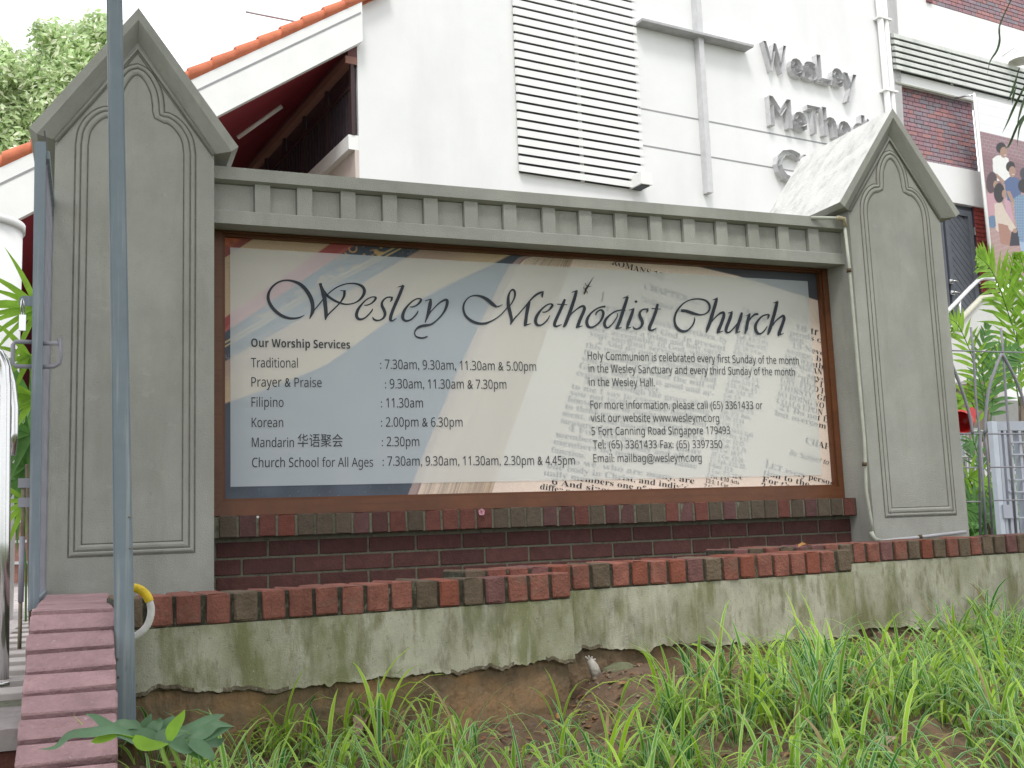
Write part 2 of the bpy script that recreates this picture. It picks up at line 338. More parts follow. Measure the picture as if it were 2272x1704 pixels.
# ================================================================== ENTRY FLOOR at the left
root = thing('entry_step', (-.6, -2.0, -.45), 'raised entry step of dark brick and pale edge slab beside the sloped wall', 'step')
b = MB(); b.box((-3.2, -2.02, -.475), (XL-.004, -1.62, -.425)); b.build('edge_slab', mat('edge_slab', (.34, .30, .30), .9, .2, 12, .4), root)
for r_ in range(12):
    z = -.475-.0375-.075*r_
    for i in range(4):
        x = XL-.11 - .225*i - (.112 if r_ % 2 else 0)
        if x+.107 > XL-.003: x = XL-.112
        piece('brick', bevel_mesh('step_brick', .215, .1, .066, BR[1 if (i+r_) % 3 else 0], .004), root, (x, -1.955, z))
b = MB(); b.box((-3.2, -1.995, -1.4), (XL-.008, -1.66, -.476)); b.build('step_core', MORTD, root)
ent = MB(); ent.box((-6, -1.62, -.6), (XL-.002, 9.6, -.43)); eo = ent.build('entry_floor', MORT); eo['kind'] = 'structure'
for r_ in range(70):
    w = .16
    y = -1.60 + w*(r_+.5)
    for i in range(2 if y < 3 else 3):
        x = XL-.006 - .4*i - (.2 if r_ % 2 == 0 else 0) - .2
        if x + .197 > XL: x = XL-.2
        piece('paver', bevel_mesh('paver', .39, w-.012, .03, PAVE, .003), eo, (x, y, -.425))

# ================================================================== PILLARS
YF = -.2606
def half_profile(pts):
    out = []
    for (u, v) in pts:
        p = at(u*.36166, v*.36166, y=YF); out.append((abs(p.x-.155), p.z))
    return out
OUTL = half_profile([(845, 400), (900, 428), (945, 480), (983, 560), (997, 640), (999, 697)]); OUTL[0] = (0, OUTL[0][1])
OUTL2 = half_profile([(999, 697), (1045, 706), (1100, 742), (1148, 800), (1178, 865), (1190, 950)])
def trefoil(shrink, lift, zb):
    """half outline from apex to the bottom corner, with offset inwards"""
    a = catmull([(x, z) for x, z in OUTL], 5); c = catmull([(x, z) for x, z in OUTL2], 5)
    pts = [tuple(p) for p in a] + [tuple(p) for p in c[1:]]
    pts += [(pts[-1][0], z) for z in (1.2, .8, .4, 0)] + [(pts[-1][0], zb)]
    n = len(pts); out = []
    for i in range(n):
        p0 = np.array(pts[max(i-1, 0)]); p1 = np.array(pts[min(i+1, n-1)]); t = p1-p0; t /= np.linalg.norm(t)
        nn = np.array((t[1], -t[0]))                     # points inwards (towards the axis / down)
        if nn[0] > 0 and i > 3: nn = -nn
        if i == 0: nn = np.array((0, -1.))
        if i == n-1: nn = np.array((-1., 1.))
        out.append(tuple(np.array(pts[i]) + nn*shrink))
    out = [(max(0, x), z) for x, z in out]
    return out
def offset_loop(zb, profile):
    base = {}
    loops = []
    for (sh, h) in profile: loops.append((trefoil(sh, h, zb), h))
    return loops
def make_pillar(cx, name, label, zbot):
    root = thing(name, (cx, 0, zbot), label, 'pillar', 'grey gabled sign pillars')
    b = MB(); hw = .320
    b.prism([(cx-hw, YF, zbot), (cx+hw, YF, zbot), (cx+hw, YF, 1.69), (cx, YF, 2.17), (cx-hw, YF, 1.69)], (0, .72, 0)); b.build('shaft', CONC, root)
    # gable cap: lofted chevron loops
    yb = .53
    loops = [((0, 2.280), (.417, 1.700), yb), ((0, 2.280), (.417, 1.700), -.315), ((0, 2.226), (.388, 1.676), -.315), ((0, 2.150), (.322, 1.676), YF-.002), ]
    vs = []
    for (a, f, y) in loops:
        vs += [(cx-f[0], y, f[1]), (cx, y, a[1]), (cx+f[0], y, f[1])]
    fs = []
    for i in range(3):
        for j in range(2): fs.append((i*3+j, i*3+j+1, (i+1)*3+j+1, (i+1)*3+j))
    n = len(vs)
    vs += [(cx-.388, yb, 1.676), (cx, yb, 2.226), (cx+.388, yb, 1.676), (cx-.322, yb, 1.676), (cx+.322, yb, 1.676)]
    fs += [(0, 3, 6, n), (2, 5, 8, n+2)]                     # eave edges
    fs += [(n, 6, 9, n+3), (n+2, 8, 11, n+4)]                # undersides
    fs += [(0, n, n+1, 1), (1, n+1, n+2, 2), (n, n+3, n+4, n+2, n+1)]
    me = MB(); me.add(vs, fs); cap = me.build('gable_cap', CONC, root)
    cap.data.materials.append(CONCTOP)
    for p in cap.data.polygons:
        if p.normal.z > .3 and abs(p.normal.y) < .3: p.material_index = 1  # up-facing slopes take the concrete with brightness in its colour
    # beads following the gable
    b = MB()
    for (dz, r) in ((.028, .009),):
        b.tube([(cx-.318, YF-.004, 1.678-dz*.2), (cx, YF-.004, 2.146-dz), (cx+.318, YF-.004, 1.678-dz*.2)], r, 8)
    b.build('gable_bead', CONC, root)
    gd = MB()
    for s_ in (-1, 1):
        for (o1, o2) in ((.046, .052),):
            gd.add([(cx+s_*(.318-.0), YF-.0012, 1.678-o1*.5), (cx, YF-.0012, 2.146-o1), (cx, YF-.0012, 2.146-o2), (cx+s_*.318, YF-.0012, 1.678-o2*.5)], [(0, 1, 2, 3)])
    # trefoil moulding: ridge swept along the outline, dark lines of dirt and painted crevice shade either side
    def strip(prof, zb, matl, nm, mb=None):
        mb = mb or MB()
        L_ = [(trefoil(sh, 0, zb), h) for sh, h in prof]
        n = len(L_[0][0])
        for s_ in (-1, 1):
            vs = []
            for (pts, h) in L_:
                for (x, z) in pts: vs.append((cx+s_*x, YF-h, z))
                vs.append((cx, YF-h, pts[-1][1]))
            m_ = n+1; fs = []
            for i in range(len(L_)-1):
                for j in range(m_-1): fs.append((i*m_+j, i*m_+j+1, (i+1)*m_+j+1, (i+1)*m_+j))
            mb.add(vs, fs)
        return mb
    zb = -.035 if cx < 1 else .0
    m1 = strip([(-.004, .0005), (.002, .006), (.008, .007), (.013, .003), (.017, .002), (.022, .0055), (.030, .0065), (.036, .0045), (.040, .0005)], zb, CONC, 'm'); m1.build('trefoil_moulding', CONC, root)
    strip([(-.010, .001), (-.003, .0011)], zb, DIRT_SHADE, 'g', gd); strip([(.0385, .001), (.045, .0011)], zb, DIRT_SHADE, 'g', gd); strip([(.0125, .0042), (.018, .0032)], zb, DIRT_SHADE, 'g', gd)
    gd.build('groove', DIRT_SHADE, root)
    return root
make_pillar(.155, 'gable_pillar', 'near grey gabled pillar with trefoil moulding behind the tall blue post', -.75)
make_pillar(4.18, 'gable_pillar', 'far grey gabled pillar with pale pipe running down its left edge', -.2)

# ================================================================== SIGN WALL between the pillars
root = thing('sign_wall', (2.17, 0, -.4), 'grey ribbed beam and dark red brick base carrying the sign between both pillars', 'wall')
XA, XB = .4755, 3.8595
b = MB()
b.prism([(XA, .10, 1.4245), (XA, -.172, 1.4245), (XA, -.172, 1.60), (XA, .10, 1.60)], (XB-XA, 0, 0)); b.build('frieze', CONC, root)
b = MB(); b.prism([(XA, .14, 1.6005), (XA, -.185, 1.575), (XA, -.216, 1.583), (XA, -.216, 1.640), (XA, .14, 1.652)], (XB-XA, 0, 0)); b.build('cornice', CONC, root)
b = MB(); b.prism([(XA, -.1655, 1.453), (XA, -.196, 1.447), (XA, -.200, 1.443), (XA, -.200, 1.386), (XA, .09, 1.412), (XA, .09, 1.424), (XA, -.1655, 1.424)], (XB-XA, 0, 0)); b.build('lower_band', CONC, root)
gr = MB()
ribs = [(566, 586), (660, 681), (757, 776), (850, 870), (941.6, 960), (1031, 1049), (1117.7, 1135.8), (1204.5, 1220.8), (1286, 1302), (1365.5, 1381.7), (1443, 1458.6), (1517, 1531.7), (1589.5, 1603), (1660, 1673), (1727, 1741), (1794, 1808)]
random.seed(11)
for (a, c) in ribs:
    vv = 440 + (a-566)*.062
    x0 = at(a, vv, y=-.197).x; x1 = x0 + .068
    bb = MB(); bb.box((x0, -.1945, 1.4475), (x1, -.1652, 1.5765)); bb.build('rib', CONC, root)
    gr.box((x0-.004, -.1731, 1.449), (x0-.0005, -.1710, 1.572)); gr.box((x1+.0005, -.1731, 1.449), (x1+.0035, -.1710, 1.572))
gr.box((XA+.01, -.1732, 1.5715), (XB-.01, -.1710, 1.5745)); gr.build('groove', DIRT_SHADE, root)
# white sheet of flashing left on top of the cornice
# brick base
ztop = at(487, 1145, y=-.135).z
b = MB(); b.box((XA, -.128, ztop-.0935), (XB, .10, ztop-.004)); b.build('ledge_mortar', MORT, root)
seq = [2,4,0,3,2,2,2,4,1,0,2,0,0,0,0,2,2,2,4,1,0,2,1,4,2,2,0,4,0,2,4,2,2,2,0,2,4,2,2,0,2]
xs = at(485.4, 1170, y=-.135).x
for i in range(-1, 41):
    x = xs + .0838*i + .0375
    if x-.036 < XA or x+.036 > XB+.003: continue
    piece('brick', bevel_mesh('ledge_brick', .0725, .19, .094, BR[seq[i % len(seq)]], .004, i % 4), root, (x, -.0405 + random.uniform(-.003, .002), ztop-.047), (0, 0, random.uniform(-.008, .008)))
piece('brick', bevel_mesh('ledge_brick', .03, .19, .094, BR[2], .004), root, (XB-.0155, -.0405, ztop-.047))
YC = -.073; X0c, ZR = .7244, -.0406
b = MB(); b.box((XA, YC+.006, -.62), (XB, .10, ztop-.095)); b.build('base_mortar', MORT, root)
for r_ in range(5):
    zc = ZR - .0752*r_
    for i in range(-2, 15):
        x0 = X0c + .225*i + (.1125*(1 if r_ % 2 else 0)) + .005; x1 = x0 + .215
        x0c, x1c = max(x0, XA+.001), min(x1, XB-.001)
        if x1c-x0c < .03: continue
        piece('brick', bevel_mesh('base_brick', round(x1c-x0c, 3), .1, .066, LEDGE if (i*7+r_*3) % 4 else BR[1], .003), root, ((x0c+x1c)/2, YC+.05+random.uniform(-.0015, .001), zc))
# back jamb reveal behind the frame (wall body)
b = MB(); b.box((XA, .101, -.62), (XB, .22, 1.575)); b.build('wall_body', CONC, root)

# ================================================================== NOTICE BOARD
TLp, BLp, BRp, TRp = at(496.3, 531, y=0), at(499, 1109.8, y=0), at(1844.1, 1073.9, y=0), at(1811.2, 605, y=0)
FX0, FX1 = (TLp.x+BLp.x)/2, (BRp.x+TRp.x)/2; FZ1 = (TLp.z+TRp.z)/2; FZ0 = (BLp.z+BRp.z)/2
board = thing('notice_board', (2.17, 0, FZ0-.07), 'large framed church notice board with service times over an open book picture', 'sign')
ox0, ox1, oz0, oz1 = XA+.002, XB-.002, ztop+.0015, 1.3985
FT = -.045
def rail(poly, off): bb = MB(); bb.prism(poly, off); return bb.build('frame_rail', WOOD, board)
def frail(P):
    bb = MB(); front = [Vector((x, FT, z)) for x, z in P]; back = [Vector((x, .085, z)) for x, z in P]
    n = len(P); bb.add(front+back, [tuple(range(n)), tuple(range(2*n-1, n-1, -1))] + [(i, i+n, (i+1) % n+n, (i+1) % n) for i in range(n)]); bb.build('frame_rail', WOOD, board)
e_ = .0008
frail([(ox0, oz0), (ox1, oz0), (FX1+.012, FZ0-.012), (FX0-.012, FZ0-.012)]); frail([(ox0, oz1), (FX0-.012, FZ1+.012), (FX1+.012, FZ1+.012), (ox1, oz1)])
frail([(ox0, oz0+e_), (FX0-.012-e_, FZ0-.012), (FX0-.012-e_, FZ1+.012), (ox0, oz1-e_)]); frail([(ox1, oz0+e_), (ox1, oz1-e_), (FX1+.012+e_, FZ1+.012), (FX1+.012+e_, FZ0-.012)])
b = MB()
for (x0, x1, z0, z1) in ((FX0-.0115, FX1+.0115, FZ0-.0115, FZ0), (FX0-.0115, FX1+.0115, FZ1, FZ1+.0115), (FX0-.0115, FX0, FZ0+.0005, FZ1-.0005), (FX1, FX1+.0115, FZ0+.0005, FZ1-.0005)):
    b.box((x0, -.030, z0), (x1, .02, z1))
b.build('inner_bead', mat('dark_bead', (.13, .05, .022), .4, .15, 6), board)

# frosted film
a0, a1, a2, a3 = at(509.8, 550.5, y=0), at(1790.2, 623.4, y=0), at(511.9, 1080.7, y=0), at(1823.8, 1054, y=0)
fx0, fx1, fz0, fz1 = (a0.x+a2.x)/2, (a1.x+a3.x)/2, (a2.z+a3.z)/2, (a0.z+a1.z)/2
# printed picture: one fine sheet of coloured vertices
def paint_sheet(name, nxx, nzz, P00, ex, ez, fn, parent):
    """P00 corner, ex/ez full edge vectors; fn(U,V px arrays)->rgb"""
    a = np.linspace(0, 1, nxx+1); c = np.linspace(0, 1, nzz+1); A, C = np.meshgrid(a, c)
    P = np.array(P00)[None, None] + A[..., None]*np.array(ex) + C[..., None]*np.array(ez)
    d = P - np.array(CAM_P); zc = d @ np.array(_w); U = PW/2 + CAM_F*(d @ np.array(_r))/zc; V = PH/2 - CAM_F*(d @ np.array(_u))/zc
    rgb = fn(U, V, A, C)
    me = bpy.data.meshes.new(name); nv = (nxx+1)*(nzz+1)
    me.vertices.add(nv); me.vertices.foreach_set('co', P.reshape(-1).astype('f4'))
    i = np.arange(nxx)[None, :] + np.arange(nzz)[:, None]*(nxx+1); q = np.stack([i, i+1, i+nxx+2, i+nxx+1], -1).reshape(-1)
    nf = nxx*nzz; me.loops.add(nf*4); me.loops.foreach_set('vertex_index', q.astype('i4')); me.polygons.add(nf)
    me.polygons.foreach_set('loop_start', (np.arange(nf)*4).astype('i4')); me.polygons.foreach_set('loop_total', np.full(nf, 4, 'i4'))
    me.update(calc_edges=True); at_ = me.color_attributes.new('col', 'FLOAT_COLOR', 'POINT')
    at_.data.foreach_set('color', np.concatenate([rgb, np.ones(rgb.shape[:2]+(1,))], -1).reshape(-1).astype('f4'))
    me.materials.append(PRINT); o = bpy.data.objects.new(name, me); COL.objects.link(o)
    if parent: o.parent = parent; o.matrix_parent_inverse = parent_inv(parent)
    return o
def line_y(pts):
    xs_, ys_ = zip(*sorted(pts)); return lambda U: np.interp(U, xs_, ys_) + np.where(U < xs_[0], (U-xs_[0])*(ys_[1]-ys_[0])/(xs_[1]-xs_[0]), 0) + np.where(U > xs_[-1], (U-xs_[-1])*(ys_[-1]-ys_[-2])/(xs_[-1]-xs_[-2]), 0)
def line_x(pts):
    ys_, xs_ = zip(*sorted((p[1], p[0]) for p in pts)); return lambda V: np.interp(V, ys_, xs_)
def smooth_noise(U, V, s, seed):
    r = np.random.default_rng(seed); G = r.random((80, 200)); x = (U/s) % 198; y = (V/s) % 78; xi = x.astype(int); yi = y.astype(int); fx = x-xi; fy = y-yi
    fx = fx*fx*(3-2*fx); fy = fy*fy*(3-2*fy)
    return (G[yi, xi]*(1-fx)+G[yi, xi+1]*fx)*(1-fy) + (G[yi+1, xi]*(1-fx)+G[yi+1, xi+1]*fx)*fy
def board_paint(U, V, A, C):
    def mixm(c, col, m): return c*(1-m[..., None]) + np.array(col)*m[..., None]
    navy = np.array((.045, .058, .078)); cream = (.40, .31, .20)
    la = line_y([(497, 573), (562, 530)]); lA = line_y([(497, 706), (734, 540)]); lB = line_y([(497, 738), (788, 543)])
    lC = line_y([(497, 803), (700, 690), (935, 552)]); lD = line_y([(497, 896), (651, 840), (727, 807), (859, 713), (960, 648), (1098, 583), (1145, 560)])
    c = np.zeros(U.shape+(3,)) + navy*(1+.5*smooth_noise(U, V, 40, 1)[..., None])
    vD = lD(U)-V; c = mixm(c, (.42, .33, .22), ssm(-2.5, 2.5, vD))
    c = mixm(c, (.30, .22, .19), ssm(30, 75, vD)*.75)                    # shade across the cream cover
    c = mixm(c, (.50, .40, .26), ssm(6, 0, np.abs(vD-6))*.4)
    vC = lC(U)-V; c = mixm(c, (.045, .06, .085), ssm(-3, 3, vC))
    vB = lB(U)-V; c = mixm(c, (.26, .055, .050), ssm(-3, 3, vB))
    c = mixm(c, (.42, .16, .14), ssm(-3, 3, vB)*ssm(12, 2, vB)*.4)
    vA = lA(U)-V; c = mixm(c, cream, ssm(-2, 2, vA))
    va = la(U)-V; c = mixm(c, (.20, .05, .04), ssm(-1, 1, va)); c = mixm(c, (.5, .14, .05), ssm(10, 20, va)*smooth_noise(U, V, 9, 4)*.9)
    # gold rules, ornament and faint embossed lettering in the blue band
    for off, wd in ((0, 2.0), (9, 1.6)):
        gl = line_y([(499, 760+off), (700, 641+off*1.1), (880, 547+off)]); m = ssm(wd+1.4, .6, np.abs(gl(U)-V)); c = mixm(c, (.50, .40, .20), m*.85*(vC > 2))
    orn = smooth_noise(U*1.1, V*1.3, 7, 8); t = (U-499)/380; band = np.abs(V-(738-195*t+ (-4)))
    c = mixm(c, (.48, .32, .12), (ssm(.66, .80, orn)*ssm(16, 8, band))*(vA < 0)*(vB < 0)*.8)
    for (cx_, cy_, rr, a0) in ((783, 552, 11, 0), (764, 566, 7, 1), (748, 575, 6, 2), (800, 543, 9, 3)):
        dd = np.hypot(U-cx_, (V-cy_)*1.1); c = mixm(c, (.55, .30, .10), ssm(2.6, .8, np.abs(dd-rr*.75))*(np.sin(np.arctan2(V-cy_, U-cx_)+a0) > -.5)*.85)
    sm_ = smooth_noise(U*2.6, V*2.6, 5, 9); bandL = line_y([(505, 790), (760, 640), (930, 545)]); c = mixm(c, (.25, .26, .27), ssm(.62, .75, sm_)*ssm(9, 5, np.abs(bandL(U)-V))*.5)
    # the book
    E = line_x([(1195, 560), (1150, 572), (1128, 594), (1062, 724), (1007, 844), (960, 959), (913, 1078), (900, 1110)])(V)
    E2 = line_x([(1215, 560), (1165, 575), (1148, 592), (1082, 724), (1022, 862), (972, 970), (931, 1086), (922, 1110)])(V)
    F_ = line_x([(1277, 560), (1271, 574), (1232, 681), (1199, 775), (1152, 909), (1116, 1006), (1090, 1097), (1086, 1110)])(V)
    c = mixm(c, (.30, .235, .225), ssm(-1.5, 1.5, U-E)); 
    c = mixm(c, (.14, .10, .10), ssm(3, 0, np.abs(U-E2+3))*.6)
    t = np.clip((U-E2)/(F_-E2), 0, 1); st = smooth_noise(t*1500, V*.12, 14, 12)+.6*smooth_noise(t*4200, V*.1, 14, 13)
    pe = np.stack([.50-.16*t, .43-.16*t, .36-.16*t], -1)*(.50+.66*st[..., None]); m = ssm(-1.5, 1.5, U-E2)[..., None]; c = c*(1-m)+pe*m
    pg = np.zeros(c.shape) + np.array((.66, .57, .49)); pg = pg*(1-.10*smooth_noise(U, V, 120, 14)[..., None])
    m = ssm(-1.2, 1.2, U-F_)[..., None]; c = c*(1-m)+pg*m
    c = mixm(c, (.33, .27, .23), ssm(3, 0, np.abs(U-F_))*.35)
    lt = line_y([(1300, 545), (1537, 589), (1635, 612), (1812, 666)]); c = mixm(c, (.05, .055, .07), ssm(-1.5, 1.5, lt(U)-V)*(U > 1480))
    xs2 = FX0-.004 + A*(FX1-FX0+.008); zs2 = FZ0-.004 + C*(FZ1-FZ0+.008); ins = (xs2 > fx0) & (xs2 < fx1) & (zs2 > fz0) & (zs2 < fz1)
    lum = c.mean(-1); ci = c.copy(); pagey = ssm(.45, .55, lum)[..., None]; dark = ssm(.14, .07, lum)[..., None]; red = (ssm(.10, .17, c[..., 0]-c[..., 1]*1.05)*ssm(.26, .20, c[..., 1]))[..., None]
    ci = ci*np.array((.66, .68, .70)) + np.array((.38, .33, .25)); ci = ci*(1-red) + np.array((.66, .27, .30))*red; ci = ci*(1-dark) + (np.array((.02, .13, .23)) + (c-.05)*1.2)*dark; ci = ci*(1-pagey) + np.minimum(c*1.30*np.array((.93, 1.03, 1.06)), .93)*pagey; c = c*np.array((1.3, 1.25, 1.25))
    c = np.where(ins[..., None], ci, c)
    sp = RNG.random(U.shape); c = c + ((sp > .9965)*.16)[..., None]*(U < 1000)[..., None]
    return np.clip(c*(1+.05*RNG.normal(size=U.shape))[..., None], .005, 1)
paint_sheet('printed_sheet', 1100, 380, (FX0-.004, .0, FZ0-.004), (FX1-FX0+.008, 0, 0), (0, 0, FZ1-FZ0+.008), board_paint, board)
b = MB(); b.add([(fx0, -.004, fz0), (fx1, -.004, fz0), (fx1, -.004, fz1), (fx0, -.004, fz1)], [(0, 1, 2, 3)]); b.build('frosted_film', FILM, board)

# ---------- lettering
def serif(s):
    o = ''
    for ch in s:
        if 'A' <= ch <= 'Z': o += chr(0x1D400+ord(ch)-65)
        elif 'a' <= ch <= 'z': o += chr(0x1D41A+ord(ch)-97)
        elif '0' <= ch <= '9': o += chr(0x1D7CE+ord(ch)-48)
        else: o += ch
    return o
def serif_it(s):
    o = ''
    for ch in s:
        if 'A' <= ch <= 'Z': o += chr(0x1D434+ord(ch)-65)
        elif ch == 'h': o += chr(0x210E)
        elif 'a' <= ch <= 'z': o += chr(0x1D44E+ord(ch)-97)
        else: o += ch
    return o
def sansm(s, bold=False):
    o = ''; A_, a_, d_ = (0x1D5D4, 0x1D5EE, 0x1D7EC) if bold else (0x1D5A0, 0x1D5BA, 0x1D7E2)
    for ch in s:
        if 'A' <= ch <= 'Z': o += chr(A_+ord(ch)-65)
        elif 'a' <= ch <= 'z': o += chr(a_+ord(ch)-97)
        elif '0' <= ch <= '9': o += chr(d_+ord(ch)-48)
        else: o += ch
    return o
def glyphs(s, offset=0, res=3):
    cu = bpy.data.curves.new('t', 'FONT'); cu.body = s; cu.size = 1; cu.offset = offset; cu.resolution_u = res; cu.fill_mode = 'FRONT'
    o = bpy.data.objects.new('t', cu); COL.objects.link(o); dg = bpy.context.evaluated_depsgraph_get()
    me = bpy.data.meshes.new_from_object(o.evaluated_get(dg)); vs = np.array([v.co[:2] for v in me.vertices]); fs = [tuple(p.vertices) for p in me.polygons]
    bpy.data.objects.remove(o); bpy.data.curves.remove(cu); bpy.data.meshes.remove(me); return vs, fs
_h, _ = glyphs('H'); CAPH = float(_h[:, 1].max()); print('cap', CAPH)
_h, _ = glyphs('\U0001D407'); CAPS = float(_h[:, 1].max()); print('serif cap', CAPS)
_h, _ = glyphs(chr(0x1D5A7)); CAPN = float(_h[:, 1].max())
def put_text(mb, s, p0, p1, capm, y, offset=0, width=None, clip=None, capref=CAPH):
    """fit string between the two baseline points (on plane y)"""
    vs, fs = glyphs(s, offset)
    if len(vs) == 0: return
    x0, x1 = vs[:, 0].min(), vs[:, 0].max(); ex = np.array((p1.x-p0.x, p1.z-p0.z)); L_ = np.linalg.norm(ex); ex = ex/L_; ez = np.array((-ex[1], ex[0]))
    kx = (width or L_)/(x1-x0); kz = capm/capref
    q = np.outer((vs[:, 0]-x0)*kx, ex) + np.outer(vs[:, 1]*kz, ez) + np.array((p0.x, p0.z))
    if clip is not None:
        keep = [f for f in fs if all(clip[0] < q[i, 0] < clip[1] and clip[2] < q[i, 1] < clip[3] for i in f)]; fs = keep
    mb.add([(a, y, c_) for a, c_ in q], fs)
def A0(u, v): return at(u, v, y=-.006)
MPX = lambda u, v: (at(u, v-10, y=0).z - at(u, v, y=0).z)/10        # metres per pixel, vertically
txt = MB()
LN = [("Traditional", 557.3, 815.1, 661.2, 815.6), ("Prayer & Praise", 557.8, 857.7, 713.8, 859), ("Filipino", 558.1, 902.4, 629.2, 903), ("Korean", 558.4, 947.7, 628.4, 947.7),
      ("Mandarin", 558.7, 992, 652.2, 992), ("Church School for All Ages", 559.2, 1036.7, 828, 1035.4), (": 7.30am, 9.30am, 11.30am & 5.00pm", 843.6, 818.3, 1190, 823),
      (": 9.30am, 11.30am & 7.30pm", 854.4, 861.7, 1123.9, 862.7), (": 11.30am", 845.4, 904, 938.7, 904.3), (": 2.00pm & 6.30pm", 845.4, 946.7, 1026.6, 946.7), (": 2.30pm", 847.2, 990, 930.4, 990),
      (": 7.30am, 9.30am, 11.30am, 2.30pm & 4.45pm", 849, 1033.5, 1275.8, 1031), ("Holy Communion is celebrated every first Sunday of the month", 1304.4, 797.6, 1773, 808.5),
      ("in the Wesley Sanctuary and every third Sunday of the month", 1306.3, 826, 1764, 833.5), ("in the Wesley Hall.", 1307, 856, 1453.6, 857.3), ("For more information, please call (65) 3361433 or", 1310.4, 906.7, 1692.3, 907.5),
      ("visit our website www.wesleymc.org", 1311, 935.4, 1596, 936), ("5 Fort Canning Road Singapore 179493", 1313, 965.3, 1620.4, 963), ("Tel: (65) 3361433 Fax: (65) 3397350", 1316, 995, 1602.8, 993.8),
      ("Email: mailbag@wesleymc.org", 1317, 1025.5, 1557.2, 1024)]
for (s, u0, v0, u1, v1) in LN:
    capx = 21.0 if u0 < 1290 else 18.0
    put_text(txt, sansm(s), A0(u0, v0), A0(u1, v1), capx*MPX(u0, v0), -.006, offset=0, capref=CAPN)
put_text(txt, "\u534e\u8bed\u805a\u4f1a", A0(660.4, 989.5), A0(760.7, 989.5), 22*MPX(700, 980), -.006, offset=0)
put_text(txt, sansm("Our Worship Services", True), A0(557.3, 769.5), A0(777, 773.6), 18.5*MPX(560, 770), -.006, offset=0, capref=CAPN)
txt.build('printed_text', INK2, board, 'stuff')
# page text, under the film
pg = MB(); CL = (FX0, FX1-.001, FZ0+.001, FZ1-.001)
def pt(s, u0, v0, u1, v1, cap, it=False, off=-.008):
    put_text(pg, serif_it(s) if it else serif(s), at(u0, v0, y=-.002), at(u1, v1, y=-.002), cap*MPX(u0, v0), -.002, offset=off if not it else 0, clip=CL, capref=CAPS)
pt("ROMANS 12", 1356.4, 586.8, 1470.3, 619.3, 13.5); pt("CHAPTER 12", 1428.8, 641, 1553.4, 677.2, 14); pt("Dedicated Service", 1419.7, 668, 1546.6, 703, 12, True)
pt("I", 1332, 668, 1340, 670, 22)
left = [("URGE you therefore, brethren, by", 1344, 690, 1613, 762), ("the mercies of God, to present", 1320, 705, 1609.6, 779), ("your bodies a living and holy sacri-", 1317, 720, 1604, 790), ("fice, acceptable to God, which is", 1312, 732, 1600, 802),
        ("your spiritual service of worship.", 1307.9, 744, 1597, 813), ("2 And do not be conformed to", 1326, 762, 1594, 826), ("this world, but be transformed by", 1299.7, 770, 1592, 838), ("the renewing of your mind, that", 1295, 786, 1590, 850),
        ("you may prove what the will of", 1290, 801, 1588, 864), ("God is, that which is good and ac-", 1285, 817, 1583, 879), ("ceptable and perfect.", 1279, 832, 1464, 872), ("3 For through the grace given", 1296, 850, 1577, 905),
        ("to me I say to every man among", 1268.5, 862, 1574, 920), ("you not to think more highly of", 1264.5, 876, 1571, 934), ("himself than he ought to think; but", 1259, 891, 1568, 948), ("to think so as to have sound judg-", 1253.6, 906, 1565, 964),
        ("ment, as God has allotted to each a", 1248, 922, 1562, 979), ("measure of faith.", 1243.3, 938, 1384, 965), ("4 For just as we have many", 1261, 956, 1556, 1009), ("members in one body and all the", 1233.3, 969, 1552, 1023),
        ("members do not have the same", 1227.8, 985, 1546, 1048 - 8), ("function,", 1223, 1003, 1298, 1017), ("5 so we, who are many, are", 1240, 1024, 1540, 1073), ("one body in Christ, and individ-", 1214, 1038, 1535, 1090), ("ually members one of another.", 1206, 1054, 1520, 1104),
        ("6 And since we have gifts", 1224, 1074, 1500, 1118), ("differ according to the", 1198, 1085, 1400, 1118)]
for (s, u0, v0, u1, v1) in left: pt(s, u0, v0, u1, v1, 13.0)
mid = ["For well", "pleasing, 20", "Rom. 6:13", "1 Cor. 3", "1 Cor. 10:1-4;", "Eph. 4:1; 1 Pet.", "2:11 Rom. 6:13,", "16, 19; 1 Cor.", "6:20; Heb.", "Or, rational", "well. Or, age 12", "Rom. 8:1", "4:22; Gal. 1:4;", "1 John 2:15 Eph.", "4:23; Titus 3:5", "Eph. 5:10, 17;", "Col. 1:9", "3 Rom. 1:5; Cor.", "15:10; Gal. 2:9;", "Eph. 3:7f. Rom.", "11:20; 12:16", "1 Cor. 7:17;", "2 Cor. 10:13; Eph.", "4:7; 1 Pet. 4:11", "4 1 Cor. 12:12-", "14; Eph. 4:4, 16", "5 1 Cor. 10:17,", "33 1 Cor. 12:20,", "27; Eph. 4:12, 25", "6 Rom. 12:3;", "1 Cor. 7:7; 12:4;", "1 Pet. 4:10 Acts", "13:1; 1 Cor. 14", "2 Cor."]
for i, s in enumerate(mid):
    t = (i-5)/27; u0 = 1635.3 + (1565-1635.3)*t; v0 = 750 + (1070-750)*t; w = 74*len(s)/16.5
    if i < 5 and i: u0 += 0
    pt(s, u0, v0, u0+w, v0+w*.235, 9.0)
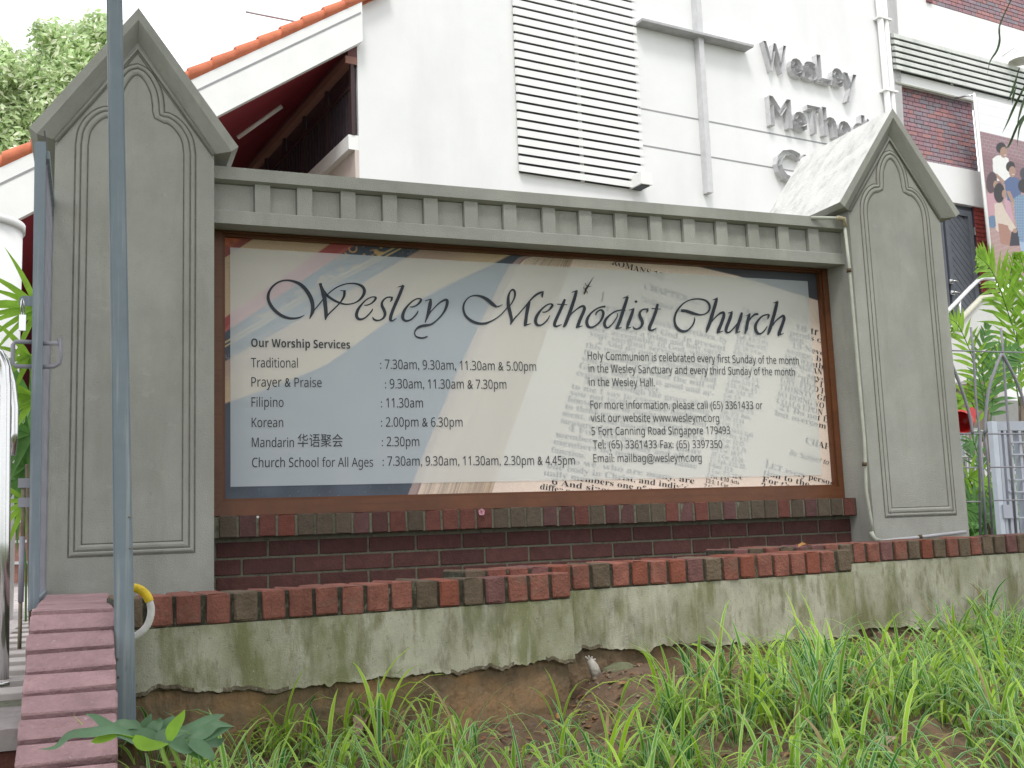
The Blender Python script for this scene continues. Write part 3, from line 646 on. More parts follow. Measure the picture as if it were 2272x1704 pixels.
right = [("18 If possible,", 1764, 731, 18), ("pends on you, b", 1752, 742, 0), ("men.", 1749, 754, 0), ("19 Never take", 1756.6, 770.5, 0), ("venge, beloved,", 1744.4, 782, 0), ("the wrath of God", 1741, 796, 0), ("\"VENGEANCE IS", 1742, 810, 0), ("pay,\" says the L", 1736, 823, 0), ("20 \"BUT IF YO", 1743.8, 838, 0),
         ("GRY, FEED HIM", 1731.6, 848, 0), ("THIRSTY, GIVE H", 1729, 863, 0), ("SO DOING YOU W", 1726, 879, 0), ("COALS UPON HIS", 1723.5, 894, 0), ("21 Do not be ov", 1730, 909, 0), ("but overcome evil", 1719, 921, 0), ("ET every person", 1710, 1040, 0), ("tion to the gover", 1693.7, 1053, 0), ("For there is no a", 1691, 1068, 0), ("2 from God, and", 1688, 1083, 0)]
for (s, u0, v0, _q) in right: w = 9.6*len(s)*.98; pt(s, u0, v0, u0+w, v0+w*.27, 12.5)
pt("CHAPTER 13", 1787, 983, 1905, 1017, 14); pt("Be Subject to Government", 1750.6, 1009, 1925, 1053, 12, True); pt("L", 1697.7, 1037, 1710, 1040, 19)
pg.build('page_text', INKB, board, 'stuff')

# title: pen strokes traced as (x, y, width) in crops of the photograph
CR = {1: (570, 600), 2: (800, 600), 3: (1010, 600), 4: (1230, 600), 5: (1470, 630)}; KS = 300/2212
T = {1: ["780,728,6 700,768,22 600,785,34 500,775,44 400,735,50 310,670,54 240,590,54 195,500,52 185,420,48 205,340,40 255,265,32 330,205,28 420,168,26 510,162,30 600,178,40 690,215,52 770,280,60 840,370,64 890,470,64 912,560,62 912,640,56 900,700,44 880,750,28 862,795,10",
 "862,795,10 915,700,26 945,640,20 1000,575,18 1080,475,18 1100,450,14", "1035,208,50 1060,300,50 1085,380,60 1105,450,66 1118,560,64 1128,660,62 1130,740,54 1118,812,12",
 "1118,812,12 1165,725,24 1260,630,22 1340,550,22 1395,480,30 1425,420,40 1432,370,42 1430,330,34", "1362,328,8 1400,332,14 1455,328,14",
 "1050,260,46 1090,340,50 1150,410,46 1230,470,40 1330,520,34 1430,550,24 1520,550,20 1600,530,22 1670,490,30 1725,430,42 1755,370,50 1755,310,50 1720,260,44 1650,225,32 1560,212,22 1450,222,18 1340,260,18 1240,320,18 1160,390,18 1140,420,14",
 "1750,568,10 1800,568,18 1870,540,22 1925,490,34 1945,450,36 1925,435,24 1870,438,18 1790,480,22 1720,550,30 1660,630,44 1630,710,52 1640,770,50 1690,800,36 1760,780,26 1830,720,24 1880,660,22 1893,625,10"],
2: ["487,515,10 512,468,34 500,440,26 440,440,22 385,475,28 350,530,38 355,590,50 385,650,52 400,710,48 380,770,36 330,808,26 270,818,28 220,800,30 195,762,14", "500,440,20 535,437,10", "610,272,8 650,262,16 700,245,20",
 "700,240,44 665,330,52 620,440,52 570,550,52 525,660,52 495,750,54 490,805,50 520,825,26 560,800,16 590,788,10",
 "800,595,10 850,595,20 915,570,24 970,520,36 990,480,36 970,462,24 915,465,20 840,510,24 770,580,32 715,660,46 690,740,52 700,800,48 750,825,34 820,805,26 890,745,24 930,690,22 942,655,10",
 "1052,500,8 1090,488,16 1150,465,14", "1150,465,28 1140,540,60 1125,620,58 1105,700,48 1085,770,34 1055,855,14",
 "1080,800,20 1130,700,20 1190,630,20 1270,550,24 1340,500,32 1400,480,40 1420,510,48 1405,590,46 1370,670,34 1310,750,26 1240,820,24 1170,875,32 1100,895,40 1020,905,44 950,930,40 905,970,26 885,1020,20 900,1070,24 950,1098,30 1010,1105,28 1060,1095,26 1098,1075,14"],
3: ["680,600,30 610,550,60 530,480,56 450,435,44 370,412,30 290,415,22 220,445,20 165,505,24 135,580,32 138,660,36 170,740,42 230,800,44 310,845,46 400,868,40 490,865,36 580,835,26 660,790,20 740,730,18 800,670,18 855,605,18", "690,595,30 730,580,18 775,558,8",
 "895,580,16 950,490,24 975,420,32 975,350,36 945,315,34 905,340,26 875,410,36 868,490,48 870,570,56 885,640,58 905,720,54 920,800,48 905,890,12",
 "905,890,12 960,800,24 1040,710,20 1120,620,20 1190,535,24 1260,455,30 1330,395,36 1400,360,34 1450,345,14", "1440,360,20 1425,400,34 1425,445,14",
 "1215,510,40 1195,570,58 1180,650,56 1165,740,52 1155,820,56 1145,880,50 1130,912,20", "1150,895,30 1200,880,18 1242,870,8",
 "1420,678,10 1470,682,18 1530,650,24 1575,600,38 1590,565,38 1560,548,24 1500,565,22 1430,620,26 1370,690,40 1325,770,52 1315,840,52 1345,890,44 1400,895,28 1460,860,24 1515,800,22 1548,735,10",
 "1795,470,36 1760,560,50 1720,650,50 1675,750,52 1635,840,54 1625,895,48 1660,915,32 1710,895,20 1745,885,10", "1668,552,14 1750,556,18 1835,562,12",
 "1905,358,10 1945,345,16 2000,322,14", "1985,330,44 1960,430,52 1925,540,54 1885,660,56 1845,770,56 1800,880,52 1770,928,24",
 "1850,780,30 1900,710,22 1980,640,22 2050,595,30 2100,585,40 2115,630,50 2085,710,52 2045,800,54 2010,890,54 1980,945,18", "2010,925,30 2050,915,18 2088,905,8"],
4: ["835,590,34 770,598,26 690,630,24 610,690,28 550,770,44 530,850,54 555,915,48 610,930,30 680,900,26 745,840,30 790,760,42 800,690,44 775,650,34 730,655,24 690,690,24 675,730,14",
 "1150,640,26 1080,650,22 1000,670,24 920,720,26 850,790,40 820,860,50 835,920,46 880,935,28 940,885,22 990,820,20 1030,750,18 1035,700,12", "1118,455,10 1160,440,16 1212,412,10",
 "1200,430,40 1170,520,50 1135,630,54 1100,740,54 1065,840,56 1030,920,50 1005,960,20", "1030,945,28 1070,940,18 1108,928,8", "1110,632,26 1170,662,8",
 "1215,650,10 1260,640,16 1310,612,10", "1295,625,36 1270,710,50 1240,790,54 1205,880,54 1180,965,20", "1205,940,28 1240,935,16 1255,930,8", "1334,492,30 1337,510,46 1340,528,30",
 "1508,695,10 1525,650,34 1500,632,24 1440,645,26 1400,690,36 1400,750,50 1430,810,52 1440,870,48 1410,930,36 1360,958,28 1310,950,28 1285,915,12", "1500,632,18 1545,620,8",
 "1690,545,36 1670,640,50 1635,740,50 1595,840,52 1560,920,54 1555,965,44 1590,980,30 1640,960,20 1668,940,8", "1590,622,14 1670,628,18 1745,632,12"],
5: ["305,435,44 380,440,48 460,465,48 540,490,40 620,505,26 690,492,22 745,455,28 772,400,32 765,335,36 720,280,32 650,252,26 560,245,20 450,262,18 350,315,22 270,395,28 215,490,34 195,590,38 215,680,44 265,745,48 335,775,44 400,765,32 460,715,24 505,650,24 525,590,22 522,545,10",
 "820,260,10 860,248,16 905,222,10", "890,235,40 865,330,54 835,430,54 805,530,56 775,630,56 740,720,54 715,795,18", "800,620,24 860,550,22 930,490,28 990,465,40 1005,510,50 980,600,52 945,690,54 915,760,54 895,812,16", "920,790,28 960,780,18 995,765,8",
 "1070,475,10 1100,470,16 1150,445,10", "1135,460,34 1110,550,52 1075,640,54 1045,720,54 1040,775,44 1080,795,28 1140,750,22 1200,680,22 1260,600,18", "1300,465,34 1275,560,52 1245,650,52 1220,740,52 1200,812,16", "1220,790,26 1250,785,16 1275,775,8",
 "1370,515,10 1400,505,14 1440,475,10", "1425,490,34 1405,570,52 1385,660,52 1370,740,50 1345,815,18", "1420,600,20 1460,540,26 1510,500,34 1550,495,36 1562,510,14",
 "1720,580,10 1735,530,34 1740,500,20 1690,505,24 1630,530,26 1570,590,34 1525,670,46 1525,750,50 1560,805,44 1610,810,26 1670,760,22 1715,690,12",
 "1812,312,10 1850,300,16 1895,275,10", "1880,290,40 1855,390,54 1830,490,54 1800,590,56 1775,680,56 1745,770,50 1722,832,16", "1800,680,24 1850,610,22 1920,550,28 1975,520,38 1990,565,50 1965,650,52 1935,730,54 1910,800,54 1890,855,16", "1915,830,28 1950,820,18 1985,805,8"]}
tm = MB(); lay = 0
for k, strokes in T.items():
    for s in strokes:
        P = [tuple(map(float, q.split(','))) for q in s.split()]; C_ = catmull(P, 6) if len(P) > 2 else [np.array(P[0])*(1-t)+np.array(P[1])*t for t in (0, .5, 1)]
        lay += 1; yy = -.0062 - .00002*lay; vs = []; n = len(C_)
        for i, p in enumerate(C_):
            d = C_[min(i+1, n-1)][:2]-C_[max(i-1, 0)][:2]; d = d/(np.linalg.norm(d)+1e-9); nn = np.array((-d[1], d[0])); h = max(2.0, p[2]/2)
            for s_ in (-1, 1):
                q = p[:2] + nn*h*s_; w = at(CR[k][0]+q[0]*KS, CR[k][1]+q[1]*KS, y=yy); vs.append(w)
        tm.add(vs, [(2*i, 2*i+1, 2*i+3, 2*i+2) for i in range(n-1)])
tm.build('title_lettering', INK, board)

# gecko on the board
gk = thing('gecko', at(1305, 632, y=-.01), 'small brown gecko clinging to the sign above the title lettering', 'lizard')
b = MB(); K4 = lambda x, y: at(1230+x*KS, 600+y*KS, y=-.011)
b.tube([K4(488, 395), K4(492, 375), K4(505, 345), K4(520, 300), K4(540, 275), K4(560, 240), K4(590, 195), K4(620, 140), K4(646, 108)], [.0015, .0042, .0052, .0050, .0048, .0032, .0022, .0014, .0005], 8)
b.build('body', GECK, gk)
for L_ in ([(545, 262), (520, 240), (505, 205)], [(555, 262), (590, 262), (608, 252)], [(510, 320), (488, 300), (474, 270)], [(520, 330), (540, 350), (545, 378)]):
    b = MB(); b.tube([K4(*q) for q in L_], [.0020, .0015, .0010], 6); b.build('leg', GECK, gk)

# fallen blossoms on the ledge
def flower(u, v, y, label, r, m):
    p = at(u, v, y=y); t = thing('fallen_blossom', p, label, 'flower')
    for k in range(5):
        a = k*2*PI/5+.3; b = MB(); c = p + Vector((math.cos(a)*r*.5, -.3*r, math.sin(a)*r*.5)); n = 7
        vs = [p] + [c + Vector((math.cos(a+q*2*PI/n)*r*.55, -.25*r*math.sin(q*3), math.sin(a+q*2*PI/n)*r*.55)) for q in range(n)]
        b.add(vs, [(0, 1+q, 1+(q+1) % n) for q in range(n)]); b.build('petal', m, t)
flower(1068, 1136, -.15, 'wilted pink blossom hanging over the brick ledge below the frame', .016, PETAL)
flower(572, 1147, -.14, 'tiny white blossom on the brick ledge at the frame left end', .006, mat('white_petal', (.75, .74, .72), .7, .1, 30))

# ================================================================== PIPE on the right pillar
pp = thing('drain_pipe', at(1940, 1190, y=-.3), 'thin pale pipe running down the far pillar and along its foot', 'pipe')
def PT(u, v, y=-.285): return at(u, v, y=y)
b = MB(); b.tube([PT(1874, 500), PT(1884, 590), PT(1918, 980), PT(1922, 1090), PT(1932, 1150), PT(1939, 1188)], .0085, 10); b.build('down_run', GALV, pp)
b = MB(); b.tube([at(1800, 483, y=-.22), at(1862, 484, y=-.27), PT(1868, 486)], .009, 10); b.build('top_run', GALV, pp)
b = MB(); b.tube([PT(1858, 484), PT(1872, 486), PT(1874, 503)], .015, 10); b.build('elbow', mat('tan_fitting', (.34, .30, .20), .7, .2, 20), pp)
b = MB(); b.tube([PT(1933, 1180), PT(1940, 1196), PT(1952, 1200)], .012, 10); b.build('elbow', GALV, pp)
b = MB(); b.tube([PT(1950, 1201), PT(2030, 1193), PT(2142, 1180)], .0095, 10); b.build('foot_run', PVC, pp)
for (u, v) in ((1883.5, 600), (1918, 1030), (2038, 1192)):
    b = MB(); b.tube([PT(u, v-4 if u < 2000 else v, -.287), PT(u+(0 if u < 2000 else 6), v+4 if u < 2000 else v-1, -.287)], .0125, 8); b.build('clip', mat('rusty_clip', (.10, .07, .04), .8, .3, 40), pp)

# ================================================================== POST and HOSE
PY = -1.80
pr = thing('square_post', at(280, 1600, y=PY), 'tall slim blue-grey square post standing before the near pillar', 'post')
bA, bB = at(257, 1640, y=PY), at(303, 1640, y=PY); tA, tB = at(236, -60, y=PY), at(270.5, -60, y=PY)
b = MB(); d = .042
b.add([bA, bB, bB+Vector((0, d, 0)), bA+Vector((0, d, 0)), tA, tB, tB+Vector((0, d, 0)), tA+Vector((0, d, 0))], [(0, 1, 5, 4), (1, 2, 6, 5), (2, 3, 7, 6), (3, 0, 4, 7), (4, 5, 6, 7), (3, 2, 1, 0)])
o = b.build('tube', STEELB, pr)
bm = bmesh.new(); bm.from_mesh(o.data); bmesh.ops.bevel(bm, geom=[e for e in bm.edges if abs((e.verts[0].co-e.verts[1].co).z) > 1], offset=.004, segments=2, affect='EDGES'); bm.to_mesh(o.data); bm.free()
for (u, v) in ((287, 1147), (289, 1216), (262, 1462), (263, 1502)):
    b = MB(); q = at(u, v, y=PY-.001); b.tube([q, q+Vector((0, -.004, 0))], .0035, 8); b.build('bolt', mat('bolt', (.25, .22, .18), .7, .2, 40), pr)
hs = thing('hose', at(300, 1415, y=-1.70), 'white corrugated hose with yellow tape curling out behind the blue post', 'hose')
HP = catmull([tuple(at(u, v, y=-1.72)) for u, v in ((283, 1306), (296, 1304), (312, 1309), (326, 1322), (334, 1342), (335, 1362), (328, 1385), (314, 1402), (296, 1414), (280, 1420))], 8)
def rings(P, r0, amp): return [r0*(1+amp*(i % 2)) for i in range(len(P))]
b = MB(); Q = HP[:10]; b.tube(Q, .0100, 10); b.build('collar', STEELG, hs)
b = MB(); Q = HP[8:30]; b.tube(Q, rings(Q, .0118, .12), 10); b.build('yellow_tape', YEL, hs)
b = MB(); Q = HP[28:]; b.tube(Q, rings(Q, .0098, .10), 10); b.build('white_tube', HOSE, hs)

# ================================================================== GATE (open leaf seen edge on)
GY = -.90
gt = thing('mesh_gate', at(75, 1340, y=GY), 'open blue-grey steel mesh gate seen edge-on beside the near pillar', 'gate')
b = MB(); b0, b1 = at(62, 1357, y=GY), at(86, 1345, y=GY); t0, t1 = at(77, 314, y=GY), at(101.5, 314, y=GY); dd = Vector((0, .045, 0))
b.add([b0, b1, b1+dd, b0+dd, t0, t1, t1+dd, t0+dd], [(0, 1, 5, 4), (1, 2, 6, 5), (2, 3, 7, 6), (3, 0, 4, 7), (4, 5, 6, 7), (3, 2, 1, 0)]); b.build('stile', STEELB, gt)
GX = (b0.x+b1.x)/2+.006; GZ0, GZ1 = (b0.z+b1.z)/2+.02, t0.z-.03
for z in (GZ0, GZ1-.0):
    b = MB(); b.box((GX-.012, GY+.046, z-.015), (GX+.012, -.05, z+.015)); b.build('rail', STEELB, gt)
b = MB(); b.box((GX-.015, -.05, GZ0-.015), (GX+.015, -.02, GZ1+.015)); b.build('stile', STEELB, gt)
nb = 10
for i in range(nb):
    y = GY+.10 + (-.12-GY-.10)*i/(nb-1); b = MB(); b.box((GX-.003, y-.003, GZ0+.015), (GX+.003, y+.003, GZ1-.015)); b.build('mesh_bar', STEELG, gt)
for i in range(16):
    z = GZ0+.105*(i+1); b = MB(); b.box((GX-.010, GY+.046, z-.002), (GX-.0035, -.051, z+.002)); b.build('cross_bar', STEELG, gt)
def hp(u, v): return at(u, v, y=GY+.02)
b = MB(); b.tube([hp(80, 759), hp(34, 758), hp(29, 765), hp(28, 805), hp(34, 812), hp(80, 814)], .0075, 10); b.build('handle', STEELG, gt)
b = MB(); b.tube([hp(90, 762), hp(128, 762), hp(133, 750), hp(135, 790), hp(131, 806), hp(120, 813), hp(90, 814)], .0075, 10); b.build('handle', STEELG, gt)
b = MB(); P_ = [hp(72, 657), hp(50, 656), hp(43, 661), hp(42, 676), hp(54, 678), hp(72, 679)]; b.prism(P_, (0, .006, 0)); b.build('hasp', STEELB, gt)
b = MB(); b.tube([hp(52, 1066), hp(51, 1190)], .007, 8); b.build('drop_bolt', mat('rusty_bolt', (.22, .19, .14), .8, .3, 30), gt)
b = MB(); b.tube([hp(49.5, 1190), hp(46, 1336)], .0095, 10); b.build('bolt_sleeve', STEELG, gt)
b = MB(); b.tube([hp(45.5, 1336), hp(43, 1440)], .0065, 8); b.build('drop_bolt', mat('rusty_bolt', (.22, .19, .14), .8, .3, 30), gt)
for (u, v) in ((51, 1072), (51, 1115)):
    b = MB(); q = hp(u, v); b.box((q.x-.015, q.y-.012, q.z-.016), (q.x+.028, q.y+.014, q.z+.016)); b.build('bracket', STEELG, gt)
pl = thing('padlock', at(50, 730, y=GY), 'small chrome padlock hanging from the gate hasp', 'padlock')
b = MB(); q = at(50, 716, y=GY+.014); b.box((q.x-.011, q.y-.008, q.z-.029), (q.x+.011, q.y+.008, q.z+.027)); b.build('lock_body', CHROME, pl)
b = MB(); b.tube([hp(53, 702), hp(53, 668), hp(50, 663), hp(47, 668), hp(48, 702)], .0032, 8); b.build('shackle', CHROME, pl)

# steel rail at the far left edge
sr = thing('steel_rail', at(8, 1520, z=-.425), 'curved polished steel handrail post at the left edge of the entry', 'handrail')
q0 = at(7, 1518, z=-.425); SY = q0.y
b = MB(); b.tube([at(7, 1518, y=SY), at(10, 1200, y=SY), at(13, 860, y=SY), at(10, 815, y=SY), at(-2, 785, y=SY), at(-40, 760, y=SY)], .017, 16); b.build('rail_tube', CHROME, sr)
b = MB(); b.tube([at(27, 1010, y=SY+.1), at(33, 960, y=SY+.1), at(34, 905, y=SY+.1), at(28, 850, y=SY+.1), at(14, 800, y=SY+.1), at(-10, 770, y=SY+.1)], .011, 12); b.build('loop_tube', CHROME, sr)
b = MB(); b.tube([q0+Vector((0, 0, .001)), q0+Vector((0, 0, .012))], .06, 20); b.build('base_flange', CHROME, sr)

# white column
wc = thing('white_column', (at(15, 700, y=2.2).x, 2.2, -.42), 'round white column with a flat rim at the left edge', 'column')
wx = at(46, 700, y=2.2).x; zt = at(30, 500, y=2.2).z
b = MB(); c0 = Vector((wx-.30, 2.2, 0)); b.tube([c0+Vector((0, 0, -.43)), c0+Vector((0, 0, zt-.05))], .30, 40); b.build('shaft', WHITE2, wc)
b = MB(); b.tube([c0+Vector((0, 0, zt-.049)), c0+Vector((0, 0, zt))], .315, 40); b.build('rim', WHITE2, wc)

# far entry steps
st = thing('garden_steps', (-.6, 9.6, -.4), 'far brick garden steps with white nosings seen past the gate', 'steps')
for i in range(3):
    y = 9.6+.35*i; z0 = -.425+.26*i
    b = MB(); b.box((-4, y, z0-.2), (.6, y+1.4, z0+.235)); b.build('riser', mat('step_brick_face', (.42, .22, .18), .9, .4, 7, .5), st)
    b = MB(); b.box((-4, y-.03, z0+.236), (.6, y+1.0, z0+.27)); b.build('nosing', WHITE2, st)

exec_after = []
# ================================================================== CHURCH BUILDING
ch = thing('church_building', bp(8, BD, -.4), 'white church building with louvres, red tiled verge and brick panels behind the sign', 'building')
def rect(mb, s0, s1, z0, z1, d0, d1):
    P = [bp(s0, d0, z0), bp(s1, d0, z0), bp(s1, d1, z0), bp(s0, d1, z0), bp(s0, d0, z1), bp(s1, d0, z1), bp(s1, d1, z1), bp(s0, d1, z1)]
    mb.add(P, [(0,3,2,1),(4,5,6,7),(0,1,5,4),(1,2,6,5),(2,3,7,6),(3,0,4,7)])
def sprism(mb, poly, d0, d1): mb.prism([bp(s, d0, z) for s, z in poly], BN*(d1-d0))
sC = bat(795, 250)[0]; sP = 13.15
v0, v1 = bat(434, 177), bat(800, 9); vk = (v1[1]-v0[1])/(v1[0]-v0[0])       # verge line
def vz(s): return v0[1] + vk*(s-v0[0])
w0, w1 = bat(36, 495), bat(796, 101); wk = (w1[1]-w0[1])/(w1[0]-w0[0])
def wz(s): return w0[1] + wk*(s-w0[0])
sT = v0[0] + (13-v0[1])/vk
b = MB(); sprism(b, [(sC, -.4), (sP, -.4), (sP, 13), (sT, 13), (sC, vz(sC))], BD, BD+.3); b.build('gable_wall', WHITE, ch)
b = MB(); sA_, sB_ = w0[0]-1.6, sC+.02
sprism(b, [(sA_, wz(sA_)), (sB_, wz(sB_)), (sB_, vz(sB_)-.02), (sA_, vz(sA_)-.02)], BD-.14, BD-.02); b.build('barge_board', WHITE2, ch)
b = MB(); m0, m1 = bat(445, 197, BD-.143), bat(788, 34, BD-.143); mk = (m1[1]-m0[1])/(m1[0]-m0[0])
a_, c_ = sA_+.02, sC
z_ = lambda s: m0[1]+mk*(s-m0[0])
sprism(b, [(a_, z_(a_)-.012), (c_, z_(c_)-.012), (c_, z_(c_)+.012), (a_, z_(a_)+.012)], BD-.146, BD-.139); b.build('barge_groove', GROOVE, ch)

# verge tiles, roof slab and soffit
nT = 22; ts0 = sA_-.1; pitch = .262; ang = math.atan(vk); i = 0; s = ts0
tile_me = {}
while s < sC+.35:
    P0 = bp(s-.03, BD-.06, vz(s-.03)+.055); P1 = bp(s+pitch+.03, BD-.06, vz(s+pitch+.03)+.035)
    b = MB(); n = 9; rings_ = []
    for (P, r) in ((P0, .115), (P1, .098)):
        for k in range(n):
            a = PI*1.25 - (PI*1.3)*k/(n-1); rings_.append(P + BN*(math.cos(a)*r) + Vector((0, 0, 1))*(math.sin(a)*r*.9))
    inner = [q*1 for q in rings_]
    b.add(rings_, [(k, k+1, n+k+1, n+k) for k in range(n-1)], True)
    b.add([rings_[k] for k in range(n)]+[P0 + (rings_[k]-P0)*.82 for k in range(n)], [(k, k+1, n+k+1, n+k) for k in range(n-1)])
    o = b.build('roof_tile', TILE, ch); s += pitch
b = MB(); sprism(b, [(sA_-.1, vz(sA_-.1)-.03), (sC+.3, vz(sC+.3)-.03), (sC+.3, vz(sC+.3)+.03), (sA_-.1, vz(sA_-.1)+.03)], BD-.05, BD+9); b.build('roof_slab', TILE, ch)
b = MB(); sprism(b, [(sA_+.02, wz(sA_+.02)+.03), (sC-.002, wz(sC)+.03), (sC-.002, wz(sC)+.07), (sA_+.02, wz(sA_+.02)+.07)], BD-.018, BD+9); b.build('soffit', MAROON, ch)
soff_dir = (BE + Vector((0, 0, wk))).normalized(); soff_n = soff_dir.cross(BN).normalized(); soff_D = bp(sC, BD, wz(sC)+.027).dot(soff_n)
b = MB(); q0_, q1_ = at(528, 300, n=soff_n, D=soff_D), at(625, 231, n=soff_n, D=soff_D)
b.tube([q0_-Vector((0,0,.03)), q1_-Vector((0,0,.03))], .028, 8); b.build('strip_light', WHITE2, ch)
# side wall under the soffit
def zside(u, v): return bside(u, v, sC)[1]
zb0, zb1, zbm, zw0, zs0 = zside(794, 106), zside(792, 145), zside(792, 128), zside(793, 304), zside(797, 333)
DD = BD+9
def sbox(mb, z0, z1, s0, s1, d0=BD+.003, d1=DD): rect(mb, s0, s1, z0, z1, d0, d1)
b = MB(); sbox(b, zbm, zb0+.25, sC-.12, sC-.001); b.build('eave_beam', mat('beam_dark', (.15, .065, .065), .7, .1, 3), ch)
b = MB(); sbox(b, zb1, zbm-.002, sC-.15, sC-.001); b.build('eave_beam', BEAMW, ch)
b = MB(); sbox(b, zs0, zw0, sC-.13, sC-.001); b.build('window_sill', WHITE2, ch)
b = MB(); sbox(b, -.4, zs0-.002, sC-.05, sC-.001); b.build('side_wall', mat('beige_wall', (.60, .52, .48), .85, .06, 2), ch)
for i in range(10):
    d0 = BD+.02+.9*i
    b = MB(); rect(b, sC-.05, sC-.002, zw0+.04, zb1-.002, d0+.03, d0+.86); pw = b.build('window', CURT, ch)
    b = MB(); rect(b, sC-.09, sC-.0505, zw0+.002, zb1-.003, d0-.03, d0+.025); rect(b, sC-.09, sC-.0505, zb1-.30, zb1-.25, d0+.026, d0+.855); b.build('window_frame', mat('dark_frame', (.06, .035, .035), .6, .1, 4), pw)
    for k in range(7):
        b = MB(); rect(b, sC-.08, sC-.055, zw0+.045, zb1-.31, d0+.06+.11*k, d0+.06+.11*k+.06); b.build('curtain_fold', mat('curtain', (.055, .040, .050), .8, .2, 8), pw)
b = MB(); rect(b, sA_-4, sC, -.4, 4.6, BD+5.2, BD+5.4); b.build('inner_wall', mat('maroon_wall', (.12, .018, .03), .8, .1, 2), ch)
# tall louvre
L0, L1 = 6.07, 8.02; zlo, zhi = 4.585, 8.2
b = MB(); rect(b, L0, L1, zlo, zhi, BD-.006, BD-.001); b.build('louvre_gap_shade', DARK, ch)  # dark sheet on the wall paints the shade between the slats
lv = MB(); rect(lv, (L0+L1)/2-.03, (L0+L1)/2+.03, zlo, zhi, BD-.018, BD-.0065); lvo = lv.build('louvre', WHITE2, ch)
z = zlo
while z < zhi:
    b = MB(); sl_ = [(BD-.075, z), (BD-.075, z+.086), (BD-.02, z+.106), (BD-.02, z+.020)]
    b.prism([bp(L0-.01, d_, zz) for d_, zz in sl_], BE*(L1-L0+.02)); b.build('slat', WHITE2, lvo); z += .1195
b = MB(); e0, e1 = bat(1423, 378, BD-.3), bat(1457, 415, BD-.3); rect(b, e0[0], e1[0]-.05, e1[1]+.03, e0[1], BD-.28, BD-.001); b.build('wall_box', WHITE2, ch)
b = MB(); rect(b, e0[0]+.03, e1[0]-.08, e1[1]+.015, e1[1]+.029, BD-.25, BD-.03); b.build('box_vent', DARK, ch)
# wall grooves
for (u0, v0_, u1, v1_) in ((1405, 237, 1815, 316.5), (1410, 319, 1815, 390)):
    z0_, z1_ = bat(u0, v0_)[1], bat(u1, v1_)[1]; zz = (z0_+z1_)/2; print('groove z', z0_, z1_)
    b = MB(); rect(b, L1+.03, sP-.02, zz-.012, zz+.012, BD-.0025, BD-.0005); b.build('wall_groove', GROOVE, ch)
# canopy beam and vertical flat bar
p0_, p1_ = bat(1425, 42, BD-.2), bat(1672, 97, BD-.2); zc_ = (p0_[1]+p1_[1])/2
b = MB(); rect(b, p0_[0], p1_[0], zc_-.035, zc_, BD-.20, BD-.001); b.build('ledge_beam', mat('grey_beam', (.42, .42, .43), .8, .2, 6), ch)
f0, f1 = bat(1548, 0, BD-.12), bat(1580, 427, BD-.12); sm = (f0[0]+f1[0])/2; 
b = MB(); rect(b, sm-.045, sm+.045, f1[1], 9.5, BD-.12, BD-.0015); b.build('flat_bar', mat('pale_bar', (.60, .60, .61), .7, .1, 6), ch)
# downpipes
dp = at(1955, 120, n=BN, D=BD-.1).dot(BE)
for k, ds in enumerate((0, .13)):
    b = MB(); b.tube([bp(13.0+ds, BD-.08, -.4), bp(13.0+ds, BD-.08, 12)], .05 if k == 0 else .042, 12); b.build('downpipe', WHITE2, ch)
for z in (8.1, 6.85, 5.5, 4.2):
    b = MB(); rect(b, 12.92, 13.21, z, z+.035, BD-.14, BD-.0015); b.build('pipe_bracket', WHITE2, ch)
# right wing walls
ub = bat(2066, 8)[1]; ub2 = bat(2272, 68)[1]; print('upper brick z', ub, ub2); UZ = (ub+ub2)/2; US = bat(2066, 4)[0]
RB0, RB1, RZ0, RZ1 = 13.32, 15.35, 5.83, 7.11
b = MB()
rect(b, sP+.002, RB0, -.4, 13, BD+.01, BD+.3); rect(b, RB0+.001, 24, RZ1, UZ, BD+.01, BD+.3); rect(b, RB0+.001, 24, 5.19, RZ0, BD+.01, BD+.3)
rect(b, RB0+.001, US, UZ+.001, 13, BD+.01, BD+.3); rect(b, RB1+.3, 24, RZ0+.001, RZ1-.001, BD+.01, BD+.3); rect(b, RB0+.001, 13.6, -.4, 5.189, BD+.01, BD+.3)
b.build('wing_wall', WHITE, ch)
b = MB(); rect(b, RB0+.001, RB1+.4, RZ1-.03, RZ1-.001, BD-.015, BD+.009); b.build('lintel', mat('dirty_lintel', (.28, .29, .24), .9, .2, 8), ch)
BMORT = mat('plum_mortar', (.085, .06, .085), .95, .2, 30)
WB = [mat('wall_brick_a', (.33, .20, .225), .85, .12, 20, rnd=.10), mat('wall_brick_b', (.29, .215, .245), .85, .12, 20, rnd=.10), mat('wall_brick_c', (.37, .20, .20), .85, .12, 20, rnd=.10), mat('wall_brick_d', (.27, .235, .265), .85, .12, 20, rnd=.10)]
random.seed(9)
def brickfield(name, s0, s1, z0, z1, d, parent, flemish=True, lim=400, mats=WB, piece_name='brick'):
    b = MB(); rect(b, s0, s1, z0, z1, d+.010, d+.06); par = b.build(name, BMORT, parent)
    z = z1; row = 0; cnt = 0
    while z-.065 > z0-.03:
        s = s0 - (.169 if row % 2 else 0); k = 0
        while s < s1:
            L_ = .215 if (k % 2 == 0 or not flemish) else .1025
            a, c = max(s, s0+.004), min(s+L_, s1-.004); zz0 = max(z-.065, z0)
            if c-a > .03 and cnt < lim:
                m_ = random.choice(mats); me = bevel_mesh('wall_brick', round(c-a, 3), .05, round(z-zz0, 3), m_, .003)
                piece(piece_name, me, par, bp((a+c)/2, d+.025-random.uniform(0, .003), (z+zz0)/2), (0, 0, TB)); cnt += 1
            s += L_+.010; k += 1
        z -= .075; row += 1
    return cnt
